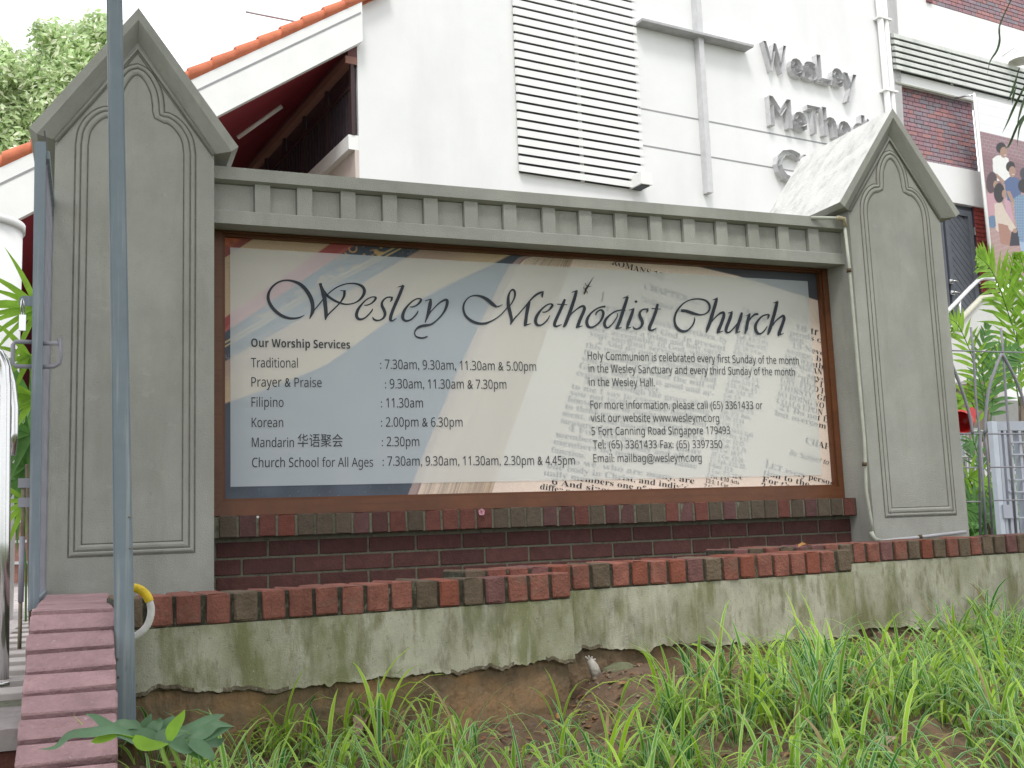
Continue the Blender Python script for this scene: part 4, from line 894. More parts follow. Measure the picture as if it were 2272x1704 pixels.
n1 = brickfield('brick_panel', RB0+.002, RB1, RZ0+.001, RZ1-.001, BD+.10, ch)
n2 = brickfield('upper_brick_wall', US+.002, US+2.6, UZ+.001, UZ+.76, BD+.02, ch, lim=290)
b = MB(); rect(b, US+.002, 24, UZ+.001, 13, BD+.09, BD+.3); b.build('upper_wall_core', WB[0], ch)
b = MB(); rect(b, US-.12, US, UZ-.0, UZ+.6, BD-.03, BD+.009); b.build('brown_shutter', mat('brown_shutter', (.20, .09, .10), .7, .1, 5), ch)
# low louvre on the wing
a_ = bat(1970, 72)[1]; c_ = bat(1983, 157)[1]; print('louvre2', a_, c_)
b = MB(); rect(b, RB0-.02, 22, c_, a_, BD+.004, BD+.0095); b.build('louvre_gap_shade', DARK, ch)  # dark sheet painted as slat-gap shade, no opening behind it
lv = MB(); rect(lv, 14.7, 14.76, c_, a_, BD-.012, BD+.0035); lvo = lv.build('louvre', GREENW, ch); lv = MB(); rect(lv, 16.3, 16.36, c_, a_, BD-.012, BD+.0035); lv.build('mullion', GREENW, lvo); n_ = 6; hh = (a_-c_)/n_
for i in range(n_):
    z = c_+hh*i; b = MB(); sl_ = [(BD-.085, z), (BD-.085, z+hh*.62), (BD-.013, z+hh*.86), (BD-.013, z+hh*.24)]
    b.prism([bp(RB0-.03, d_, zz) for d_, zz in sl_], BE*(8.8)); b.build('slat', GREENW, lvo)
# door and brick reveal
D0s = bat(2103, 497)[0]; D1s = bat(2164, 500)[0]; print('door', D0s, D1s)
b = MB(); rect(b, 13.6, D1s+.06, 2.6, 5.188, BD+.10, BD+.16); door = b.build('door', DOORM, ch); door['label'] = 'dark grey door with diagonal boards'
for leaf, (s0, s1) in enumerate(((D0s+.10, D1s-.10), (D0s-.98, D0s-.16))):
    b = MB()
    rect(b, s0-.10, s0-.002, 2.6, 5.10, BD+.05, BD+.099); rect(b, s1+.002, s1+.10, 2.6, 5.10, BD+.05, BD+.099); rect(b, s0-.001, s1+.001, 5.0, 5.10, BD+.05, BD+.099); b.build('door_frame', DOORM, door)
    w = s1-s0; step = .135; zt_ = 4.995; zbm_ = 2.6; k = 0
    z = zt_ + w
    while z > zbm_:
        # board: parallelogram descending to the right, clipped to the leaf
        lo = lambda s, zz: zz - (s-s0)*1.0*(1 if leaf == 0 else -1) - (0 if leaf == 0 else w)
        top_, bot_ = z, z-step+.012; poly = []
        N_ = 8; up = [(s0+w*q/N_, min(zt_, lo(s0+w*q/N_, top_))) for q in range(N_+1)]; dn = [(s0+w*q/N_, max(zbm_, min(zt_, lo(s0+w*q/N_, bot_)))) for q in range(N_+1)]
        ok = [q for q in range(N_+1) if up[q][1] > dn[q][1]+.002]
        if len(ok) > 1: b = MB(); sprism(b, [dn[q] for q in ok]+[up[q] for q in reversed(ok)], BD+.075, BD+.099); b.build('plank', DOORM, door)
        z -= step
for (u, v) in ((2112, 625), (2115, 650)):
    q = bat(u, v, BD+.03); b = MB(); rect(b, q[0]-.06, q[0]+.02, q[1]-.035, q[1]+.035, BD+.02, BD+.049); b.tube([bp(q[0]-.02, BD+.02, q[1]), bp(q[0]-.02, BD-.03, q[1]), bp(q[0]+.07, BD-.03, q[1])], .016, 8); b.build('door_handle', CHROME, door)
for z in (4.75, 4.4, 3.9):
    b = MB(); rect(b, D1s+.0, D1s+.03, z-.07, z+.07, BD+.03, BD+.049); b.build('hinge', CHROME, door)
brickfield('brick_reveal', D1s+.065, D1s+.55, 3.2, 5.188, BD+.05, ch, flemish=False, lim=60, mats=[mat('door_brick', (.30, .06, .05), .85, .2, 20, rnd=.15)])
# wall lamp
q = bat(2266, 132, BD-.25); b = MB(); C0 = bp(q[0], BD-.25, q[1])
vs = []; fs = []; n = 14
for i, (r, z) in enumerate(((.02, .11), (.12, .09), (.2, .03), (.22, -.03))):
    vs += [C0 + BE*math.cos(2*PI*k/n)*r + BN*math.sin(2*PI*k/n)*r + Vector((0, 0, z)) for k in range(n)]
for i in range(3): fs += [(i*n+k, i*n+(k+1) % n, (i+1)*n+(k+1) % n, (i+1)*n+k) for k in range(n)]
b.add(vs, fs, True); b.tube([C0+Vector((0, 0, .1)), bp(q[0]-.1, BD-.2, q[1]+.22), bp(q[0]-.14, BD+.008, q[1]+.15)], .014, 8); b.build('wall_lamp', WHITE2, ch)

# channel lettering on the wall
METAL = mat('letter_metal', (.62, .62, .63), .6, .15, 10)
sg = thing('wall_lettering', bp(11, BD, 6.7), 'grey open channel letters spelling the church name high on the white wall', 'lettering')
def chan(c, u0, v0, u1, v1, sc=None):
    """glyph between (u0,v0)=top-left and (u1,v1)=bottom-right, or direct s,z box"""
    vs, fs = glyphs(c, .015)
    if sc is None: s0, z1_ = bat(u0, v0); s1, z0_ = bat(u1, v1)
    else: s0, s1, z0_, z1_ = sc
    x0, x1, y0, y1 = vs[:, 0].min(), vs[:, 0].max(), vs[:, 1].min(), vs[:, 1].max()
    cnt = {}
    for f in fs:
        for i in range(len(f)):
            e = tuple(sorted((tuple(np.round(vs[f[i]], 5)), tuple(np.round(vs[f[(i+1) % len(f)]], 5))))); cnt[e] = cnt.get(e, 0)+1
    b = MB()
    for e, k in cnt.items():
        if k != 1: continue
        P = [(s0+(x-x0)/(x1-x0)*(s1-s0), z0_+(y-y0)/(y1-y0)*(z1_-z0_)) for x, y in e]
        b.add([bp(P[0][0], BD-.10, P[0][1]), bp(P[1][0], BD-.10, P[1][1]), bp(P[1][0], BD-.001, P[1][1]), bp(P[0][0], BD-.001, P[0][1])], [(0, 1, 2, 3)])
    b.build('letter', METAL, sg)
zW = bat(1712, 165)[1]; zM = bat(1700, 281)[1]; cC = bat(1711, 336), bat(1760, 402); print('letters', zW, zM, cC)
def row(txt, zb, spec):
    for c, (u0, u1, h0, h1) in zip(txt, spec):
        v = 165; s0 = bat(u0, 150 if zb == zW else 270)[0]; s1 = bat(u1, 160 if zb == zW else 280)[0]
        chan(c, 0, 0, 0, 0, (s0, s1, zb+h0, zb+h1))
row("WesLey", zW, [(1688, 1738, 0, .46), (1744, 1772, 0, .30), (1774, 1802, 0, .30), (1803, 1833, 0, .45), (1834, 1860, 0, .30), (1861, 1889, -.22, .26)])
row("MeThod", zM, [(1700, 1748, 0, .46), (1751, 1781, 0, .30), (1783, 1812, 0, .44), (1816, 1846, 0, .46), (1849, 1877, 0, .30), (1880, 1909, 0, .46)])
sx = bat(1915, 300)[0]
for c, w_, h_ in (('i', .05, .42), ('s', .22, .30), ('T', .26, .44)): chan(c, 0, 0, 0, 0, (sx, sx+w_, zM, zM+h_)); sx += w_+.06
chan('C', 0, 0, 0, 0, (cC[0][0], cC[0][0]+.50, cC[1][1]-.06, cC[0][1]+.04)); sx = cC[0][0]+.56
for c, w_, h_ in (('h', .26, .46), ('u', .26, .30), ('r', .18, .30), ('c', .26, .30), ('h', .26, .46)): chan(c, 0, 0, 0, 0, (sx, sx+w_, cC[1][1]-.05, cC[1][1]-.05+h_)); sx += w_+.06

# parapet, handrail and boxes on the landing
PD = BD-1.5
def qp(u, v, D=PD): p = at(u, v, n=BN, D=D); return p
par = thing('stair_parapet', qp(2150, 1000), 'sloping white stair parapet with cream capping below the dark door', 'wall')
b = MB(); b.prism([qp(2060, 790), qp(2108, 744), qp(2142, 704), qp(2176, 668), qp(2290, 655), qp(2310, 1090), qp(2060, 1090)], BN*.15); b.build('parapet_wall', mat('parapet_off_white', (.62, .62, .60), .9, .06, 3), par)  # off-white parapet, a little greyer than the main walls
b = MB(); b.tube([qp(2060, 783), qp(2108, 738), qp(2142, 698), qp(2176, 662), qp(2290, 649)], .045, 8); b.build('capping', mat('cream_cap', (.55, .54, .44), .8, .1, 6), par)
hr = thing('stair_handrail', qp(2100, 694, PD-.1), 'bright steel handrail slanting up past the dark door', 'handrail')
b = MB(); b.tube([qp(2060, 735, PD-.1), qp(2099, 694, PD-.1), qp(2150, 641, PD-.1), qp(2172, 620, PD-.1), qp(2182, 617, PD-.1), qp(2215, 619, PD-.1), qp(2300, 622, PD-.1)], .030, 12); b.build('rail', mat('bright_steel', (.72, .72, .74), .3, .05, 10, metal=.6), hr)
for (u, v, v2) in ((2130, 662, 715), (2212, 620, 655)):
    b = MB(); b.tube([qp(u, v, PD-.1), qp(u, v2, PD-.1)+Vector((0, 0, 0))], .016, 8); b.build('baluster', CHROME, hr)
def boxpx(name, u0, v0, u1, v1, D, dep, m, label, cat):
    a, c = at(u0, v0, n=BN, D=D), at(u1, v1, n=BN, D=D); t = thing(name, (a+c)/2, label, cat)
    b = MB(); rect(b, a.dot(BE), c.dot(BE), c.z, a.z, D, D+dep); b.build('box_body', m, t)
    b = MB(); rect(b, a.dot(BE)-.03, c.dot(BE)+.03, a.z+.001, a.z+.05, D-.03, D+dep+.03); b.build('box_lid', m, t); return t
boxpx('planter_box', 2200, 852, 2226, 1010, PD-1.6, .6, mat('brown_box', (.26, .21, .17), .85, .1, 5), 'small brown planter box behind the arched railing', 'planter')
boxpx('planter_box', 2230, 832, 2330, 1010, PD-1.5, .8, WHITE2, 'white planter box beside the brown planter behind the railing', 'planter')
b = MB(); a, c = at(2196, 888, n=BN, D=PD-1.7), at(2330, 897, n=BN, D=PD-1.7)
lg = thing('stone_ledge', a, 'grey stone ledge below the white planter behind the railing', 'ledge'); rect(b, a.dot(BE), c.dot(BE), c.z-.3, a.z, PD-1.75, PD-1.62); b.build('ledge_slab', mat('grey_ledge', (.30, .30, .29), .9, .1, 5), lg)

# ================================================================== BANNER
bn = thing('banner', bp(15.3, BD-.35, 4.3), 'big printed banner of seated people before a brick wall, hung on the church', 'banner')
BDn = BD-.35
pa, pb = bat(2160, 213, BDn), bat(2203, 560, BDn); bs0 = (pa[0]+pb[0])/2; bs1 = bs0+3.6; bz1 = pa[1]; bz0 = pb[1]-.5; print('banner', pa, pb)
def banner_paint(U, V, A, C):
    def mixm(c, col, m): return c*(1-m[..., None]) + np.array(col)*m[..., None]
    def ell(cx, cy, rx, ry, rot=0):
        x, y = U-cx, V-cy; ca, sa = math.cos(rot), math.sin(rot); return ssm(1.08, .94, np.hypot((x*ca+y*sa)/rx, (-x*sa+y*ca)/ry))
    def poly(P):
        m = np.zeros(U.shape, bool); n = len(P); j = n-1
        for i in range(n):
            (xi, yi), (xj, yj) = P[i], P[j]; k = ((yi > V) != (yj > V)) & (U < (xj-xi)*(V-yi)/((yj-yi) or 1e-9)+xi); m ^= k; j = i
        return m.astype(float)
    c = np.zeros(U.shape+(3,)) + np.array((.78, .78, .80))
    top = 290 + (U-2170)*.235
    for k in range(4): c = mixm(c, (.62, .62, .68), ssm(1.2, .4, np.abs(V-(top-18-22*k)))*(V > 205)*.5)
    br = ssm(-1, 1, V-top)
    bc = np.stack([.33+.05*smooth_noise(U, V, 9, 3), .19+.03*smooth_noise(U, V, 8, 5), .22+.02*smooth_noise(U, V, 8, 6)], -1)
    c = c*(1-br[..., None])+bc*br[..., None]
    c = mixm(c, (.50, .44, .46), br*((V-top) % 8 < 1.2)*.5); c = mixm(c, (.50, .44, .46), br*(((U+((V-top)//8)*4) % 9) < 1)*.4)
    c = mixm(c, (.22, .10, .13), ssm(30, 60, V-top)*br*.5)
    fl = ssm(0, 3, V-(402+(U-2180)*.1)); c = mixm(c, (.48, .30, .28), fl); c = mixm(c, (.58, .46, .42), fl*((V+.4*U) % 12 < 1.5)*.5)
    skin = (.45, .27, .19); hair = (.035, .03, .035)
    c = mixm(c, (.88, .88, .86), poly([(2202, 352), (2212, 345), (2225, 344), (2238, 352), (2242, 400), (2205, 402)])); c = mixm(c, hair, ell(2221, 328, 11, 12)); c = mixm(c, skin, ell(2227, 338, 8, 12)); c = mixm(c, (.75,.7,.68), ell(2230, 344, 3, 1)); c = mixm(c, skin, poly([(2204, 385), (2212, 385), (2232, 404), (2224, 408)]))
    c = mixm(c, (.09, .15, .33), poly([(2228, 402), (2240, 392), (2256, 394), (2265, 402), (2266, 450), (2236, 448)])); c = mixm(c, hair, ell(2242, 370, 10, 12)); c = mixm(c, skin, ell(2246, 381, 7.5, 12)); c = mixm(c, (.75,.7,.68), ell(2248, 387, 3, 1)); c = mixm(c, skin, poly([(2233, 424), (2241, 424), (2252, 448), (2244, 450)]))
    c = mixm(c, (.60, .32, .38), poly([(2188, 430), (2202, 424), (2212, 450), (2206, 480), (2192, 480)])); c = mixm(c, (.10, .06, .07), ell(2200, 405, 12, 24, .1)); c = mixm(c, skin, ell(2209, 410, 5, 9)); c = mixm(c, (.12, .22, .38), ell(2202, 492, 10, 14)); c = mixm(c, (.62, .34, .44), poly([(2228, 440), (2240, 446), (2250, 490), (2236, 500)]))
    c = mixm(c, (.72, .60, .50), poly([(2206, 452), (2222, 448), (2232, 470), (2254, 505), (2248, 516), (2228, 500), (2222, 520), (2210, 510)])); c = mixm(c, hair, ell(2217, 428, 12, 22)); c = mixm(c, skin, ell(2228, 430, 5, 9)); c = mixm(c, (.45, .22, .16), poly([(2214, 495), (2236, 500), (2246, 530), (2240, 545), (2220, 540)]))
    c = mixm(c, (.04, .04, .06), poly([(2244, 515), (2258, 505), (2262, 545), (2240, 546)])); c = mixm(c, skin, ell(2252, 512, 5, 5))
    pl_ = (.16, .28, .45); m = poly([(2250, 440), (2262, 432), (2300, 436), (2300, 540), (2262, 536), (2252, 480)]); c = mixm(c, pl_, m); c = mixm(c, (.35, .48, .62), m*(((U % 5) < 1)+((V % 6) < 1) > 0)*.6); c = mixm(c, hair, ell(2272, 412, 13, 16)); c = mixm(c, (.06, .06, .08), ell(2272, 385, 9, 13)); c = mixm(c, (.35, .50, .70), poly([(2262, 536), (2300, 540), (2300, 580), (2268, 570)]))
    g_ = c.mean(-1, keepdims=True); c = (c*.85+g_*.15)*np.where((V > top)[..., None], .82, 1.0); return np.clip(c*(1+.06*(smooth_noise(U, V, 3, 21)[..., None]-.5)), .01, .95)
e_p = bp(bs0, BDn, bz0)
paint_sheet('banner_print', 300, 420, tuple(bp(bs0+.02, BDn-.004, bz0+.02)), tuple(BE*(bs1-bs0-.04)), (0, 0, bz1-bz0-.04), banner_paint, bn)
b = MB(); rect(b, bs0, bs1, bz0, bz1, BDn, BDn+.02); b.build('banner_board', WHITE2, bn)
b = MB(); b.tube([bp(bs0-.02, BDn+.01, bz0-.1), bp(bs0-.02, BDn+.01, bz1+.06)], .022, 8); b.build('hanging_pole', WHITE2, bn)
b = MB(); b.tube([bp(bs0-.02, BDn+.01, bz1+.03), bp(bs0-.06, BD+.008, bz1+.10)], .015, 8); b.build('pole_bracket', CHROME, bn)

# antenna over the roof
an = thing('roof_antenna', at(665, 50, n=BN, D=BD+1), 'thin metal rod sticking out above the tiled verge', 'antenna')
b = MB(); b.tube([at(545, 26, n=BN, D=BD+1), at(600, 37, n=BN, D=BD+1), at(666, 50, n=BN, D=BD+1), at(672, 70, n=BN, D=BD+1)], .012, 6); b.build('rod', mat('dull_metal', (.35, .34, .36), .5, .1, 5, metal=.5), an)

# ================================================================== RAILING on the right
RY = -.02
def rp(u, v, y=RY): return at(u, v, y=y)
rl = thing('arched_railing', rp(2170, 1190), 'grey steel railing with pointed arches on the far wall', 'railing')
def bar(P, r=.010, nm='bar', y=RY): b = MB(); b.tube([rp(u, v, y) for u, v in P], r, 4); return b.build(nm, STEELG, rl)
bar([(2175, 1194), (2173, 960), (2165, 880), (2160, 782), (2154, 726)]); bar([(2188, 1196), (2175, 960)]); 
bar([(2203, 1192), (2190, 1000), (2185, 960)]); bar([(2255, 1186), (2239, 970), (2232, 880), (2226, 785), (2221, 728)])
bar([(2320, 1180), (2306, 970), (2298, 880), (2290, 785), (2284, 728)])
def arc(P): b = MB(); b.tube([Vector(tuple(q)) for q in catmull([tuple(rp(u, v, RY-.012)) for u, v in P], 5)], .0095, 6); b.build('arch_bar', STEELG, rl)
arc([(2112, 808), (2128, 848), (2145, 898), (2154, 935), (2158, 962)]); arc([(2222, 785), (2208, 820), (2194, 865), (2187, 920), (2185, 962)])
arc([(2224, 785), (2240, 815), (2259, 855), (2275, 905), (2282, 962)])
for (P, r) in (([(2100, 777.5), (2300, 783)], .0045), ([(2118, 962), (2300, 963)], .0055), ([(2128, 1037.5), (2169, 1037.5)], .005), ([(2197, 1036.5), (2300, 1036.5)], .005), ([(2133, 1113.5), (2176, 1113)], .005), ([(2203, 1110.5), (2300, 1109)], .005), ([(2130, 1199), (2300, 1185)], .006)):
    b = MB(); b.tube([rp(u, v, RY-.004) for u, v in P], r, 6); b.build('rod', STEELG, rl)
# slotted grey post/panel behind
sp_ = thing('slotted_frame', rp(2230, 1190, .5), 'pale blue-grey slotted steel frame standing behind the railing', 'frame')
PANEL = mat('pale_panel', (.42, .45, .52), .5, .06, 10)
def sp(u, v, y=.5): return at(u, v, y=y)
b = MB(); b.prism([sp(2200, 934), sp(2212, 935), sp(2232, 1186), sp(2222, 1186)], (0, .04, 0)); b.build('edge_strip', mat('light_edge', (.55, .60, .68), .5, .05, 10), sp_)
b = MB(); b.prism([sp(2212.5, 935), sp(2300, 934), sp(2300, 955), (sp(2214, 955))], (0, .05, 0)); b.build('top_strip', PANEL, sp_)
for (ua, ub_) in ((2213, 2219), (2225, 2231), (2238, 2243), (2258, 2264), (2280, 2286)):
    b = MB(); b.prism([sp(ua+1.4, 955.5), sp(ub_+1.4, 955.5), sp(ub_+20, 1186), sp(ua+20, 1186)], (0, .05, 0)); b.build('slot_bar', PANEL, sp_)
for v in (981, 1008, 1064, 1091, 1148):
    b = MB(); b.prism([sp(2240, v-1.6, .49), sp(2300, v-1.6, .49), sp(2300, v+1.6, .49), sp(2240, v+1.6, .49)], (0, .01, 0)); b.build('cross_strip', PANEL, sp_)
b = MB(); b.prism([sp(2226, 1120, .485), sp(2243, 1120, .485), sp(2247, 1150, .485), sp(2229, 1150, .485)], (0, .012, 0)); b.build('lock_plate', PANEL, sp_)
# wire fence further back
wf = thing('wire_fence', at(2150, 1100, y=2.2), 'fine wire mesh fence with pale posts behind the railing', 'fence')
WH = mat('pale_wire', (.50, .52, .50), .6, .1, 10)
for v in (957, 1014, 1076):
    b = MB(); b.tube([at(2120, v, y=2.2), at(2300, v, y=2.2)], .012, 6); b.build('rail', WH, wf)
for u in (2139, 2146, 2156, 2177, 2196, 2216, 2236, 2255, 2270):
    b = MB(); b.tube([at(u, 955, y=2.21), at(u+9, 1100, y=2.21)], .008, 5); b.build('wire', WH, wf)
for u in (2134, 2165, 2225, 2268):
    b = MB(); b.tube([at(u, 950, y=2.24), at(u+10, 1110, y=2.24)], .018, 6); b.build('post', mat('fence_post', (.30, .34, .34), .6, .1, 10), wf)
# red pot
rdp = thing('red_pot', at(2145, 935, y=.9), 'glossy red plastic pot tipped over behind the arched railing', 'pot')
ax0, ax1 = at(2132, 937, y=.85), at(2160, 926, y=1.0); n = 18; vs = []; fs = []; ax = (ax1-ax0).normalized(); e1_ = ax.cross(Vector((0, 0, 1))).normalized(); e2_ = ax.cross(e1_)
prof = [(-.02, .080), (0, .088), (.02, .075), (.10, .060), (.16, .045), (.16, .001)]
for (t, r) in prof: vs += [ax0+ax*t+e1_*math.cos(2*PI*k/n)*r+e2_*math.sin(2*PI*k/n)*r for k in range(n)]
for i in range(len(prof)-1): fs += [(i*n+k, i*n+(k+1) % n, (i+1)*n+(k+1) % n, (i+1)*n+k) for k in range(n)]
b = MB(); b.add(vs, fs, True); b.build('pot_shell', REDP, rdp)
b = MB(); b.prism([at(2152, 908, y=.9), at(2160, 903, y=.9), at(2166, 912, y=.9), at(2165, 938, y=.9), at(2158, 936, y=.9)], (0, .03, 0)); b.build('pot_flap', REDP, rdp)

# ================================================================== PLANTS
def blade(mb, P, w, nrm=(0, -1, 0), n=5, fold=.25, taper=.65):
    """ribbon leaflet along path P, widest at the middle, pointed"""
    C_ = catmull([tuple(p) for p in P], n); N_ = len(C_); vs = []; nrm = Vector(nrm)
    for i, p in enumerate(C_):
        p = Vector(tuple(p)); t = Vector(tuple(C_[min(i+1, N_-1)]))-Vector(tuple(C_[max(i-1, 0)])); t.normalize(); a = t.cross(nrm)
        if a.length < 1e-3: a = Vector((1, 0, 0))
        a.normalize(); q = i/(N_-1); h = w*.5*max(.05, (math.sin(PI*(q**taper)) if q > 0 else .25)); h = max(h, w*.04) if q < .99 else w*.01
        if q < .3: h = max(h, w*.22)
        vs += [p-a*h, p+nrm.normalized()*(-h*fold), p+a*h]
    fs = []
    for i in range(N_-1): fs += [(3*i, 3*i+1, 3*i+4, 3*i+3), (3*i+1, 3*i+2, 3*i+5, 3*i+4)]
    mb.add(vs, fs, True)
def pinnate(root, path, n, llen, w, m, sm_, droop=.25, spread=55, seed=0, facing=(0, -1, .2)):
    r = random.Random(seed); C_ = catmull([tuple(p) for p in path], 10); b = MB(); b.tube([Vector(tuple(p)) for p in C_[::3]]+[Vector(tuple(C_[-1]))], [.006*(1-.8*i/(len(C_[::3])+1)) for i in range(len(C_[::3])+1)], 5)
    fr = b.build('frond', sm_, root); F = Vector(facing).normalized(); L_ = len(C_)
    for i in range(n):
        q = .18 + .82*i/(n-1); k = min(L_-2, int(q*(L_-1))); p = Vector(tuple(C_[k])); t = (Vector(tuple(C_[k+1]))-p).normalized(); side = t.cross(F).normalized()
        for sg_ in (-1, 1):
            a = math.radians(spread*(1-.45*q)+r.uniform(-6, 6)); d = (t*math.cos(a)+side*sg_*math.sin(a)).normalized(); l = llen*(math.sin(PI*min(.95, q*.8+.15)))*r.uniform(.88, 1.08)
            out_ = F*r.uniform(-.05, .16)
            e1 = p+d*l*.5+out_*l*.5+Vector((0, 0, -droop*l*.12)); e2 = p+d*l+out_*l+Vector((0, 0, -droop*l*.55))
            lb = MB(); blade(lb, [p, e1, e2], w*r.uniform(.85, 1.15), F, 3); lb.build('leaflet', m, fr)
def fan(root, c, angs, l, w, m, y=None, seed=0, up=0):
    r = random.Random(seed); b = MB(); b.tube([c, c+Vector((.05, .05, -.5)), c+Vector((.06, .08, -1.2))], .006, 5); fr = b.build('frond', m, root)
    for a in angs:
        a_ = math.radians(a+r.uniform(-4, 4)); L_ = l*r.uniform(.8, 1.1); d = Vector((math.cos(a_), r.uniform(-.35, .1), math.sin(a_)))
        lb = MB(); blade(lb, [c, c+d*L_*.5, c+d*L_+Vector((0, 0, -.10*L_))], w*r.uniform(.8, 1.15), (0, -1, .25), 3, taper=.5); lb.build('leaflet', m, fr)
# left lady palm
lp = thing('lady_palm', (-.7, 1.6, -.42), 'bright green fan palm filling the gap left of the gate', 'palm')
PYL = .9
fan(lp, at(84, 682, y=PYL), (118, 142, 158, 172, 182, 194, 206, 218, 232, 246), .36, .034, LEAFB, seed=1)
fan(lp, at(80, 880, y=PYL+.2), (150, 165, 178, 190, 205, 222, 240, 100, 60), .30, .034, LEAFB, seed=2)
fan(lp, at(66, 790, y=PYL+.15), (200, 225, 250, 160, 130, 280, 20), .26, .030, LEAFB, seed=3)
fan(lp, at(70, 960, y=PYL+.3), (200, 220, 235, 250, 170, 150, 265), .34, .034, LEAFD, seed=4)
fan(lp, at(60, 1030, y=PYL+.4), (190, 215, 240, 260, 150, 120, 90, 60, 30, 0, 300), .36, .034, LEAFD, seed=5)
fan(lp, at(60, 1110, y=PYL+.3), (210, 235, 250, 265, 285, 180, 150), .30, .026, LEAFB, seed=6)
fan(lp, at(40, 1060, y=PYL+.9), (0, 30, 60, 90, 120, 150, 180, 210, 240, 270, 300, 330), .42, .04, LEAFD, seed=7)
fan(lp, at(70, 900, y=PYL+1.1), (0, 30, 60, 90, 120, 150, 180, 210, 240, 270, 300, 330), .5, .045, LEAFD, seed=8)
for i, (u, v) in enumerate(((84, 682), (80, 880), (60, 1030))):
    b = MB(); p = at(u, v, y=PYL+.1); b.tube([p, Vector((p.x+.03, p.y+.1, -.42))], .010, 6); b.build('stem', BARK, lp)
# right palms
def rpl(u, v, y): return at(u, v, y=y)
ap = thing('areca_palm', rpl(2262, 1180, 1.6), 'tall bright green feather palm behind the arched railing at the right edge', 'palm')
Y1 = 1.5
pinnate(ap, [rpl(2268, 900, Y1), rpl(2260, 780, Y1), rpl(2232, 680, Y1), rpl(2200, 600, Y1-.1), rpl(2168, 566, Y1-.15)], 26, .40, .036, LEAFB, LEAFD, seed=1, spread=72)
pinnate(ap, [rpl(2262, 860, Y1), rpl(2256, 740, Y1), rpl(2240, 640, Y1+.1), rpl(2252, 560, Y1)], 18, .34, .034, LEAFB, LEAFD, seed=2, spread=60)
pinnate(ap, [rpl(2275, 860, Y1+.2), rpl(2285, 740, Y1), rpl(2280, 640, Y1), rpl(2262, 560, Y1)], 18, .36, .034, LEAFB, LEAFD, seed=5, spread=60)
pinnate(ap, [rpl(2262, 900, Y1-.1), rpl(2250, 840, Y1-.1), rpl(2225, 800, Y1-.2), rpl(2190, 810, Y1-.2)], 16, .28, .030, LEAFB, LEAFD, seed=6, spread=60)
for (u, k) in ((2268, 0), (2274, 1), (2262, 2)):
    b = MB(); b.tube([rpl(u, 880, Y1+.02*k), rpl(u+8, 1180, Y1+.05*k)], .012, 7); b.build('stem', BARK, ap)
ap2 = thing('areca_palm', rpl(2165, 1190, 1.0), 'smaller feather palm close beside the far pillar behind the railing', 'palm')
Y2 = 1.0
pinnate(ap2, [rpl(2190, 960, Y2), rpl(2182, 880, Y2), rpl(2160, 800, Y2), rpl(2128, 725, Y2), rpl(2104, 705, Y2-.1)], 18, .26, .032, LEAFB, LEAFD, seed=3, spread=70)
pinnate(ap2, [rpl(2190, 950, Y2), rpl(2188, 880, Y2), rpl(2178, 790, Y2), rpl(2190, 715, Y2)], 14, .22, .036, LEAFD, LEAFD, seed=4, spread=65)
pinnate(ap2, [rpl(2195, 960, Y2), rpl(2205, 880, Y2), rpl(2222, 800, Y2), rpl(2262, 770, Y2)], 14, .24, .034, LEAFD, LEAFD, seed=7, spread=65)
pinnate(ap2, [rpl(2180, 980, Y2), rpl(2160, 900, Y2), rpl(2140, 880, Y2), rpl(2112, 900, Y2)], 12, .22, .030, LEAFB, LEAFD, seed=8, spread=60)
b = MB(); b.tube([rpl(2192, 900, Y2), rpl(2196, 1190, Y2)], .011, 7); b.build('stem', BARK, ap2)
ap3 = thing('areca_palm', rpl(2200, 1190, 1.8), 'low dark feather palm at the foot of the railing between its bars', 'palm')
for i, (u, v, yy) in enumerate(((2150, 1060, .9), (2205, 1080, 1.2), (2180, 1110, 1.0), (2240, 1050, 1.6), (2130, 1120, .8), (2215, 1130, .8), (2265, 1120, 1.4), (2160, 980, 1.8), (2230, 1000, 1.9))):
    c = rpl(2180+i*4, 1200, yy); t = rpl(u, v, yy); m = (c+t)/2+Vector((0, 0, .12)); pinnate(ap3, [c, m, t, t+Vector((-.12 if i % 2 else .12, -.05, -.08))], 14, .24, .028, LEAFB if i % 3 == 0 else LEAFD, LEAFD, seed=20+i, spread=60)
# hedge mass behind the fence
def leaf_cloud(name, blobs, n, size, m, root, seed, squash=.8):
    r = np.random.default_rng(seed); b = MB(); w = np.array([q[3]**2 for q in blobs]); w = w/w.sum(); idx = r.choice(len(blobs), n, p=w)
    V_ = []; F_ = []
    for k, i in enumerate(idx):
        x, y, z, rad = blobs[i]; d = r.normal(size=3); d /= np.linalg.norm(d); rr = rad*(r.random()**.35)*r.uniform(.8, 1.22); c = np.array((x, y, z))+d*rr*np.array((1, 1, squash))
        nn = d*.6+r.normal(size=3)*.6+np.array((0, 0, .5)); nn /= np.linalg.norm(nn); a = np.cross(nn, r.normal(size=3)); a /= np.linalg.norm(a); e = np.cross(nn, a); s = size*r.uniform(.6, 1.3); o = len(V_)
        V_ += [c-a*s, c+e*s*.42+nn*s*.1, c+a*s, c-e*s*.42+nn*s*.1]; F_.append((o, o+1, o+2, o+3))
    b.add(V_, F_); return b.build(name, m, root)
hb = thing('hedge', (6.2, 3.2, -.3), 'dark shrubs behind the wire fence at the right edge', 'shrub')
leaf_cloud('foliage', [(6.2+.35*i, 3.0+.1*i, -.15+.1*(i % 2), .42) for i in range(8)], 3500, .07, LEAFD, hb, 3)
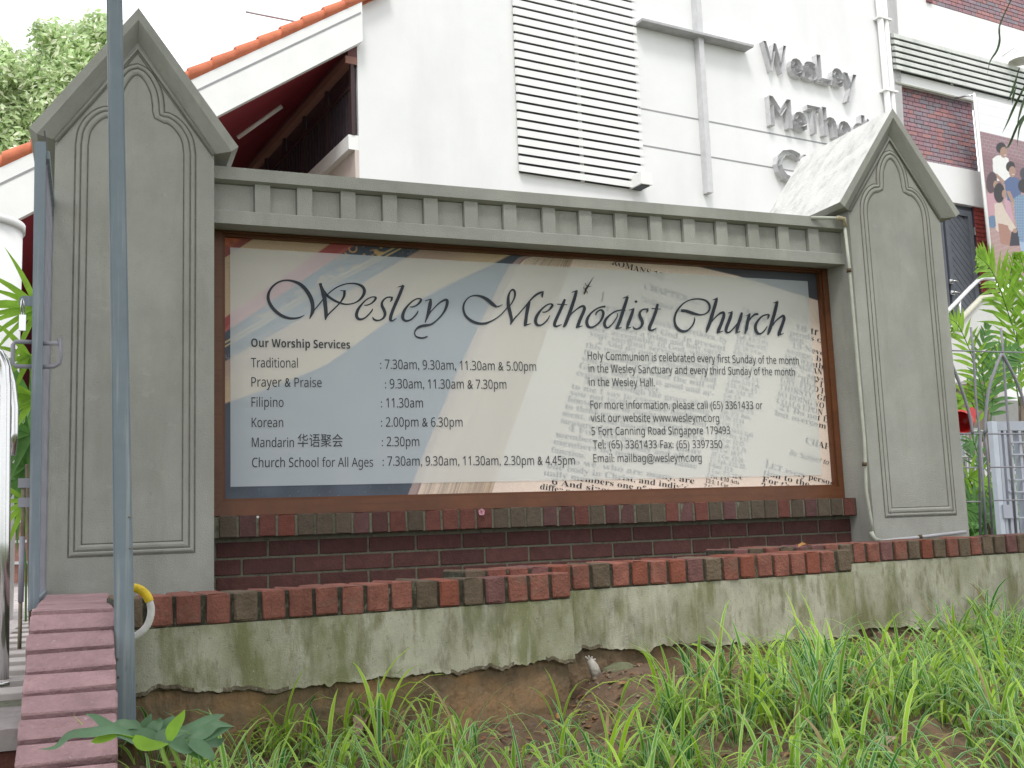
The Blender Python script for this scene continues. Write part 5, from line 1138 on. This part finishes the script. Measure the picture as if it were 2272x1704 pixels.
# tree behind the roof on the left
tr = thing('rain_tree', (-7, 22, -.4), 'large leafy green tree rising behind the tiled roof at top left', 'tree')
def tp(u, v, d=24.0):
    r_ = ray(u, v); return CAM_P + r_*d
bl = []
for (u, v, rr, dz) in ((30, 330, 1.0, 0), (90, 300, 1.0, .5), (150, 250, 1.0, 0), (60, 240, .9, 1), (20, 170, .8, 0), (110, 180, .9, 1), (170, 170, .8, 0), (210, 110, .75, 0), (150, 110, .7, .6), (240, 170, .8, 0), (200, 220, .9, 1), (250, 90, .5, 0), (-40, 260, 1.1, 0), (-60, 350, 1.1, 0), (60, 390, 1.1, 0), (180, 330, 1, .5), (105, 75, .4, 0), (215, 55, .35, 0), (-30, 130, .6, 0), (260, 240, .8, 1.0)):
    p = tp(u, v, 24+dz); bl.append((p.x, p.y, p.z, rr))
leaf_cloud('foliage', bl, 24000, .09, LEAFT, tr, 5)
leaf_cloud('foliage', bl, 9000, .09, mat('highlight_leaf', (.85, .88, .70), .5, .3, 2, transl=.4), tr, 6, .85)  # near-white leaves put the crown's bright highlights into the colour
b = MB(); q0, q1 = tp(60, 420, 25), tp(40, 260, 25); base = Vector((q0.x+.4, q0.y, -1.5)); b.tube([base, q0, tp(75, 330, 25), tp(55, 240, 25)], [.45, .3, .2, .08], 10)
b.build('trunk', BARK, tr)
for P_ in ([(60, 400), (20, 330), (-30, 250)], [(75, 330), (120, 260), (180, 180)], [(70, 350), (100, 300), (110, 200)], [(60, 300), (20, 220), (10, 160)]):
    b = MB(); b.tube([tp(u, v, 24.8) for u, v in P_], [.14, .09, .04], 7); b.build('limb', BARK, tr)
# unseen tree added behind the camera so its crown shades the sign
stt = thing('unseen_shade_tree', (3.5, -9.5, -1.5), 'broad unseen tree added behind the camera, its crown shading the sign', 'tree')
b = MB(); b.tube([(3.5, -9.5, -1.5), (3.4, -9.4, 2), (3.2, -9.1, 4.4), (2.8, -8, 6.2)], [.42, .34, .28, .16], 12); b.build('trunk', BARK, stt)
r_ = random.Random(4); cb = []
for i in range(46):
    x = r_.uniform(-7, 9); y = r_.uniform(-13, -1.6); z = 6.2 + r_.uniform(-.6, .9) - .012*((x-2)**2); cb.append((x, y, z, r_.uniform(.9, 1.5)))
for (x, y, z, rad) in cb[:14]:
    b = MB(); b.tube([(3.2, -9.1, 4.6), ((3.2+x)/2, (-9.1+y)/2, (4.6+z)/2+.4), (x, y, z)], [.14, .09, .03], 6); b.build('limb', BARK, stt)
leaf_cloud('foliage', cb, 15000, .21, mat('shade_canopy_leaf', (.09, .13, .06), .6, .2, 2, transl=.3), stt, 8, .45)
# drooping palm blades at the top right
hp_ = thing('hanging_palm_frond', at(2250, -20, y=-1.2), 'dark drooping palm blades dangling into the top right corner', 'palm')
for P_ in ([(2250, -15), (2222, 46), (2217, 66), (2218, 89), (2212, 112), (2197, 136), (2190, 168)], [(2262, 150), (2247, 200), (2236, 224)], [(2292, 150), (2268, 202), (2249, 240), (2236, 270), (2223, 297)], [(2300, 140), (2272, 222), (2262, 255), (2256, 280)], [(2295, 210), (2275, 255), (2262, 284), (2256, 329)], [(2255, 190), (2248, 215), (2246, 232)], [(2290, 240), (2262, 270), (2240, 320), (2230, 330)]):
    b = MB(); blade(b, [at(u, v, y=-1.2+.02*(u % 3)) for u, v in P_], .014, (0, -1, 0), 4, taper=.9); b.build('leaflet', mat('frond_dark', (.05, .09, .035), .5, .3, 9, transl=.2), hp_)

# lobed-leaf plant at the lower left
ph = thing('lobed_leaf_plant', gpos(385, 1690), 'low plant with a large pale green lobed leaf beside the sloped wall', 'plant')
YP = -2.42
def lq(x, y, yy=YP): return at(x*.36166, 1104+y*.36166, y=yy)
# main split leaf: midrib and lobes given in crop pixels
for (P_, w, m, yy) in (([(1000, 1520), (900, 1480), (780, 1450), (650, 1440)], .052, PHIL, -2.42), ([(800, 1450), (700, 1420), (560, 1440), (430, 1455), (340, 1530), (235, 1545)], .026, PHIL, -2.48), ([(760, 1440), (660, 1400), (590, 1350), (520, 1325)], .026, PHIL, -2.46), ([(720, 1455), (640, 1470), (590, 1490), (555, 1500)], .026, LEAFB, -2.48),
     ([(900, 1490), (890, 1440), (905, 1380), (930, 1325)], .042, PHIL, -2.36), ([(980, 1490), (1010, 1420), (1060, 1370), (1100, 1350)], .040, PHIL, -2.38), ([(1040, 1490), (1060, 1420), (1110, 1350), (1135, 1300)], .030, LEAFB, -2.46), ([(1100, 1480), (1200, 1420), (1300, 1360), (1380, 1330)], .042, PHIL, -2.36),
     ([(1130, 1500), (1250, 1450), (1340, 1430), (1420, 1410)], .040, PHIL, -2.41), ([(1150, 1490), (1260, 1490), (1340, 1500), (1370, 1470)], .036, PHIL, -2.39), ([(1160, 1500), (1230, 1530), (1290, 1580), (1310, 1625)], .036, PHIL, -2.44), ([(1040, 1500), (1110, 1520), (1160, 1545), (1200, 1545)], .036, PHIL, -2.44), ([(820, 1470), (880, 1510), (960, 1520), (1040, 1510)], .034, LEAFB, -2.48), ([(930, 1480), (940, 1420), (975, 1380), (985, 1345)], .034, PHIL, -2.40), ([(1010, 1495), (1120, 1450), (1220, 1390), (1330, 1345)], .036, PHIL, -2.38), ([(700, 1440), (740, 1400), (800, 1395), (850, 1420)], .034, PHIL, -2.41), ([(960, 1510), (1000, 1470), (1080, 1440), (1160, 1430)], .040, PHIL, -2.42), ([(1150, 1480), (1250, 1440), (1330, 1390), (1440, 1405)], .034, PHIL, -2.41), ([(1080, 1500), (1150, 1530), (1200, 1570), (1260, 1620)], .030, LEAFD, -2.43), ([(860, 1450), (820, 1400), (790, 1390), (760, 1400)], .030, PHIL, -2.40)):
    b = MB(); blade(b, [lq(x, y, yy) for x, y in P_], w*.92, (0, -.75, .65), 4, .35, .62); b.build('leaf_lobe', m, ph)
b = MB(); b.tube([lq(650, 1430), lq(850, 1480), lq(1000, 1505), lq(1150, 1490)], .003, 6); b.build('midrib', LEAFB, ph)
for P_ in ([(985, 1520), (1010, 1600), (1060, 1700)], [(1040, 1500), (1080, 1580), (1110, 1680)]):
    b = MB(); b.tube([lq(*q) for q in P_], .0055, 7); b.build('stalk', mat('stalk', (.25, .38, .08), .5, .1, 20), ph)

# ribbon grass
gb_v = []; gb_f = []; gb_c = []; r_ = random.Random(12)
def grass_blade(base, L_, lean, az, w, tone):
    n = 7; p = Vector(base); el = math.radians(88-lean*18); vs = []; out_ = Vector((math.cos(az), math.sin(az), 0)); side = Vector((-out_.y, out_.x, 0)); tw = r_.uniform(-.5, .5)
    dead = r_.random() < .06
    bend = math.radians(lean*r_.uniform(75, 125)); o = len(gb_v)
    for i in range(n+1):
        q = i/n; a = el - bend*q*q; h = w*.5*(min(1, .45+q*2.2))*(1 if q < .55 else max(.04, 1-((q-.55)/.45)**1.6)); sd = (side*math.cos(tw*q)+Vector((0, 0, 1))*math.sin(tw*q)*.5)
        nrm = Vector((0, 0, 1))*math.cos(a)-out_*math.sin(a)
        for k, ss in enumerate((-1, -.45, .45, 1)):
            c = p+sd*h*ss+nrm*(.22*h*abs(ss)); gb_v.append(tuple(c))
            pale = (.56+.12*tone, .72, .26+.16*(1-tone)) if k in (0, 3) else (.05+.34*tone, .21+.46*tone, .028)
            if dead: pale = (.34, .26, .12)
            f = 1.0; gb_c.append((pale[0]*f, pale[1]*f, pale[2]*f))
        p = p + (out_*math.cos(a)+Vector((0, 0, 1))*math.sin(a))*(L_/n)
    for i in range(n):
        for k in range(3): j = o+i*4+k; gb_f.append((j, j+1, j+5, j+4))
def tuft(x, y, nb, L_, seed_tone):
    z = gz(x, y)+hump(x, y)
    for i in range(nb):
        az = r_.uniform(0, 2*PI); ln = r_.uniform(.5, 2.1); l = L_*r_.uniform(.6, 1.2)
        grass_blade((x+r_.gauss(0, .018), y+r_.gauss(0, .018), z-.005), l, ln, az, r_.uniform(.0065, .0150), min(1, max(0, seed_tone+r_.uniform(-.5, .5))))
cnt = 0
for i in range(1750):
    x = r_.uniform(.1, 5.2); y = r_.uniform(-3.35, -.85); yw = wall_y(x)
    d = yw - y                                  # distance out from the wall
    if d < .16 or (x > 3.0 and y > -1.35 and r_.random() < .45): continue
    dens = float(ssm(.22, .60, d)) if x < 3.0 else float(ssm(.12, .32, d))
    if x < 1.3: dens *= float(ssm(.18, .5, d))
    clump = .5+.5*math.sin(x*5.3+1.3)*math.cos(y*6.1+x*2.2)
    if r_.random() > dens*(.35+.65*clump): continue
    tuft(x, y, r_.randint(7, 12), r_.uniform(.20, .34) if d > .4 else r_.uniform(.13, .21), r_.random()*.8); cnt += 1
for (u, v, nb, L_) in ((575, 1610, 10, .30), (430, 1640, 8, .30), (1990, 1540, 10, .26), (1240, 1640, 8, .3), (2240, 1480, 9, .28), (850, 1640, 9, .3), (1750, 1560, 10, .28), (330, 1600, 5, .2)):
    p = gpos(u, v); tuft(p.x, p.y, nb, L_, .9)
for i in range(60):
    p = gpos(r_.uniform(290, 960), r_.uniform(1590, 1730)); tuft(p.x, p.y, r_.randint(5, 9), r_.uniform(.16, .28), r_.random()*.8)
print('tufts', cnt, 'grass faces', len(gb_f))
me = bpy.data.meshes.new('ribbon_grass'); me.from_pydata(gb_v, [], gb_f); me.polygons.foreach_set('use_smooth', [True]*len(gb_f)); ca = me.color_attributes.new('col', 'FLOAT_COLOR', 'POINT')
ca.data.foreach_set('color', np.concatenate([np.array(gb_c), np.ones((len(gb_c), 1))], 1).reshape(-1).astype('f4')); me.materials.append(GRASSM)
gr_o = bpy.data.objects.new('ribbon_grass', me); COL.objects.link(gr_o); tag(gr_o, 'long arching striped green and cream ribbon grass covering the bank', 'grass', kind='stuff')

# leaf litter and crumbs
def dead_leaf(mb, c, l, w, az, curl, tilt=0, r=r_):
    n = 6; A_ = Vector((math.cos(az), math.sin(az), math.sin(tilt))).normalized(); S_ = Vector((-math.sin(az), math.cos(az), r.uniform(-.3, .3))).normalized(); U_ = A_.cross(S_); vs = []
    for i in range(n+1):
        q = i/n; h = w*.5*math.sin(PI*min(.98, .06+q*.9))**.8*(1+.15*r.uniform(-1, 1)); p = c+A_*(q-.5)*l+U_*(-curl*l*(q-.5)**2)
        vs += [p-S_*h+U_*curl*h*1.2, p, p+S_*h+U_*curl*h*1.2]
    mb.add(vs, [f for i in range(n) for f in ((3*i, 3*i+1, 3*i+4, 3*i+3), (3*i+1, 3*i+2, 3*i+5, 3*i+4))], True)
b = MB()
for i in range(900):
    x = r_.uniform(.12, 5.0); y = wall_y(x)-abs(r_.gauss(.0, .55))-.03
    if y < -3.3: continue
    dead_leaf(b, Vector((x, y, gz(x, y)+hump(x, y)+.006)), r_.uniform(.015, .05), r_.uniform(.008, .025), r_.uniform(0, 6.3), r_.uniform(-.6, .6))
o = b.build('leaf_litter', DRY); tag(o, 'small brown leaf litter scattered over the bare soil', 'leaf litter', kind='stuff')
b = MB()
for i in range(1400):
    x = r_.uniform(.12, 5.0); y = wall_y(x)-abs(r_.gauss(.05, .4))-.02; z = gz(x, y)+hump(x, y); s = r_.uniform(.002, .008)
    M_ = Matrix.Translation((x, y, z+s*.3)) @ Matrix.Rotation(r_.uniform(0, 6), 4, (r_.random(), r_.random(), r_.random()+.1)); b.box((-s, -s*.8, -s*.5), (s, s*.8, s*.5), M_)
o = b.build('soil_crumbs', mat('crumbs', (.24, .19, .14), .9, .5, 40)); tag(o, 'pale grit and crumbs scattered on the soil below the wall', 'grit', kind='stuff')
LV = [(2215, 1630, .24, .15, .3, .25, 'DRY', 'largest curled tan leaf lying in the grass at the lower right corner'), (1545, 1622, .06, .045, 1.2, .5, 'O', 'small ochre leaf in the grass below the wall joint'), (806, 1640, .12, .05, 1.0, .9, 'P', 'pale pinkish rolled leaf standing in the grass'),
      (1245, 1608, .035, .03, .4, .3, 'O', 'tiny orange leaf on the soil among the grass tufts'), (1640, 1625, .08, .05, 2.2, .6, 'P', 'grey-pink crumpled leaf at the bottom edge'), (2115, 1560, .10, .07, .8, .5, 'DRY', 'brown folded leaf between grass tufts on the right'), (1925, 1610, .07, .05, 1.9, .5, 'DRY', 'dark brown leaf under the grass right of centre'),
      (1975, 1690, .11, .05, .1, .4, 'P', 'long rosy dead leaf at the bottom edge right of centre'), (730, 1600, .11, .07, .2, .2, 'DRY', 'flat rust brown leaf at the foot of the concrete on the left'), (1870, 1470, .07, .03, .5, .6, 'P', 'mauve brown twig-like leaf near the wall corner'), (310, 1680, .10, .08, 1.5, .8, 'DRY', 'dark curled leaf beside the sloped wall'), (2070, 1490, .08, .05, .2, .4, 'DRY', 'brown leaf under the right end of the concrete')]
ORL = mat('orange_leaf', (.42, .22, .07), .8, .3, 18, transl=.15)
for (u, v, l, w, az, cu, m, lab) in LV:
    p = gpos(u, v); b = MB(); dead_leaf(b, p+Vector((0, 0, .05 if l > .09 else .03)), l, w, az, cu, .25); o = b.build('dead_leaf', {'DRY': DRY, 'O': ORL, 'P': PINKL}[m]); tag(o, lab, 'leaf', 'dead leaves lying in the grass')
p = at(895, 0, y=0)
lp0 = at(1783, 1213, z=-.118); b = MB(); dead_leaf(b, lp0+Vector((0, 0, .008)), .055, .03, .1, .4, .1); o = b.build('dead_leaf', ORL); tag(o, 'crisp ochre leaf lying on the brick coping below the frame', 'leaf', 'dead leaves lying in the grass')
# stone, stub and clod below the wall
def rock(name, c, rx, ry, rz, m, lab, cat, seed):
    bm = bmesh.new(); bmesh.ops.create_icosphere(bm, subdivisions=3, radius=1); r = random.Random(seed)
    for v in bm.verts: k = 1+.08*math.sin(v.co.x*5+seed)+.07*math.sin(v.co.y*6+v.co.z*4); v.co = Vector((v.co.x*rx*k, v.co.y*ry*k, v.co.z*rz*k))
    me = bpy.data.meshes.new(name); bm.to_mesh(me); bm.free(); me.materials.append(m); me.polygons.foreach_set('use_smooth', [True]*len(me.polygons)); o = bpy.data.objects.new(name, me); COL.objects.link(o); o.location = c; tag(o, lab, cat)
yy = wall_y(1.75)-.06
rock('stone', at(1376, 1487, y=yy), .065, .05, .028, STONE, 'flat mossy grey stone on the soil under the middle wall', 'stone', 1)
rock('clod', gpos(1132, 1592)+Vector((0, 0, .015)), .034, .03, .028, mat('dark_clod', (.05, .035, .025), .95, .3, 30, .8), 'round dark clod at the foot of the nearest wall', 'clod', 2)
stb = thing('wood_stub', at(1316, 1498, y=yy), 'bleached broken wood stub leaning beside the flat stone', 'wood')
b = MB(); b.tube([at(1324, 1500, y=yy), at(1316, 1478, y=yy), at(1307, 1462, y=yy)], [.020, .018, .012], 9); b.build('stub', BONE, stb)
for (u, v) in ((1299, 1457), (1306, 1455), (1314, 1457), (1322, 1462)):
    b = MB(); b.tube([at(1309, 1468, y=yy), at(u, v, y=yy-.01)], [.006, .003], 6); b.build('splinter', BONE, stb)
wd = thing('seedling', gpos(1890, 1460), 'tiny dark green seedling at the wall corner under the coping step', 'plant')
for (u0, v0_, u1, v1_) in ((1890, 1445, 1884, 1418), (1895, 1450, 1905, 1462)):
    b = MB(); yy2 = wall_y(2.95)-.05; blade(b, [at(u0, v0_, y=yy2), at((u0+u1)/2-2, (v0_+v1_)/2, y=yy2), at(u1, v1_, y=yy2)], .035, (0, -1, .2), 3); b.build('leaf', LEAFD, wd)
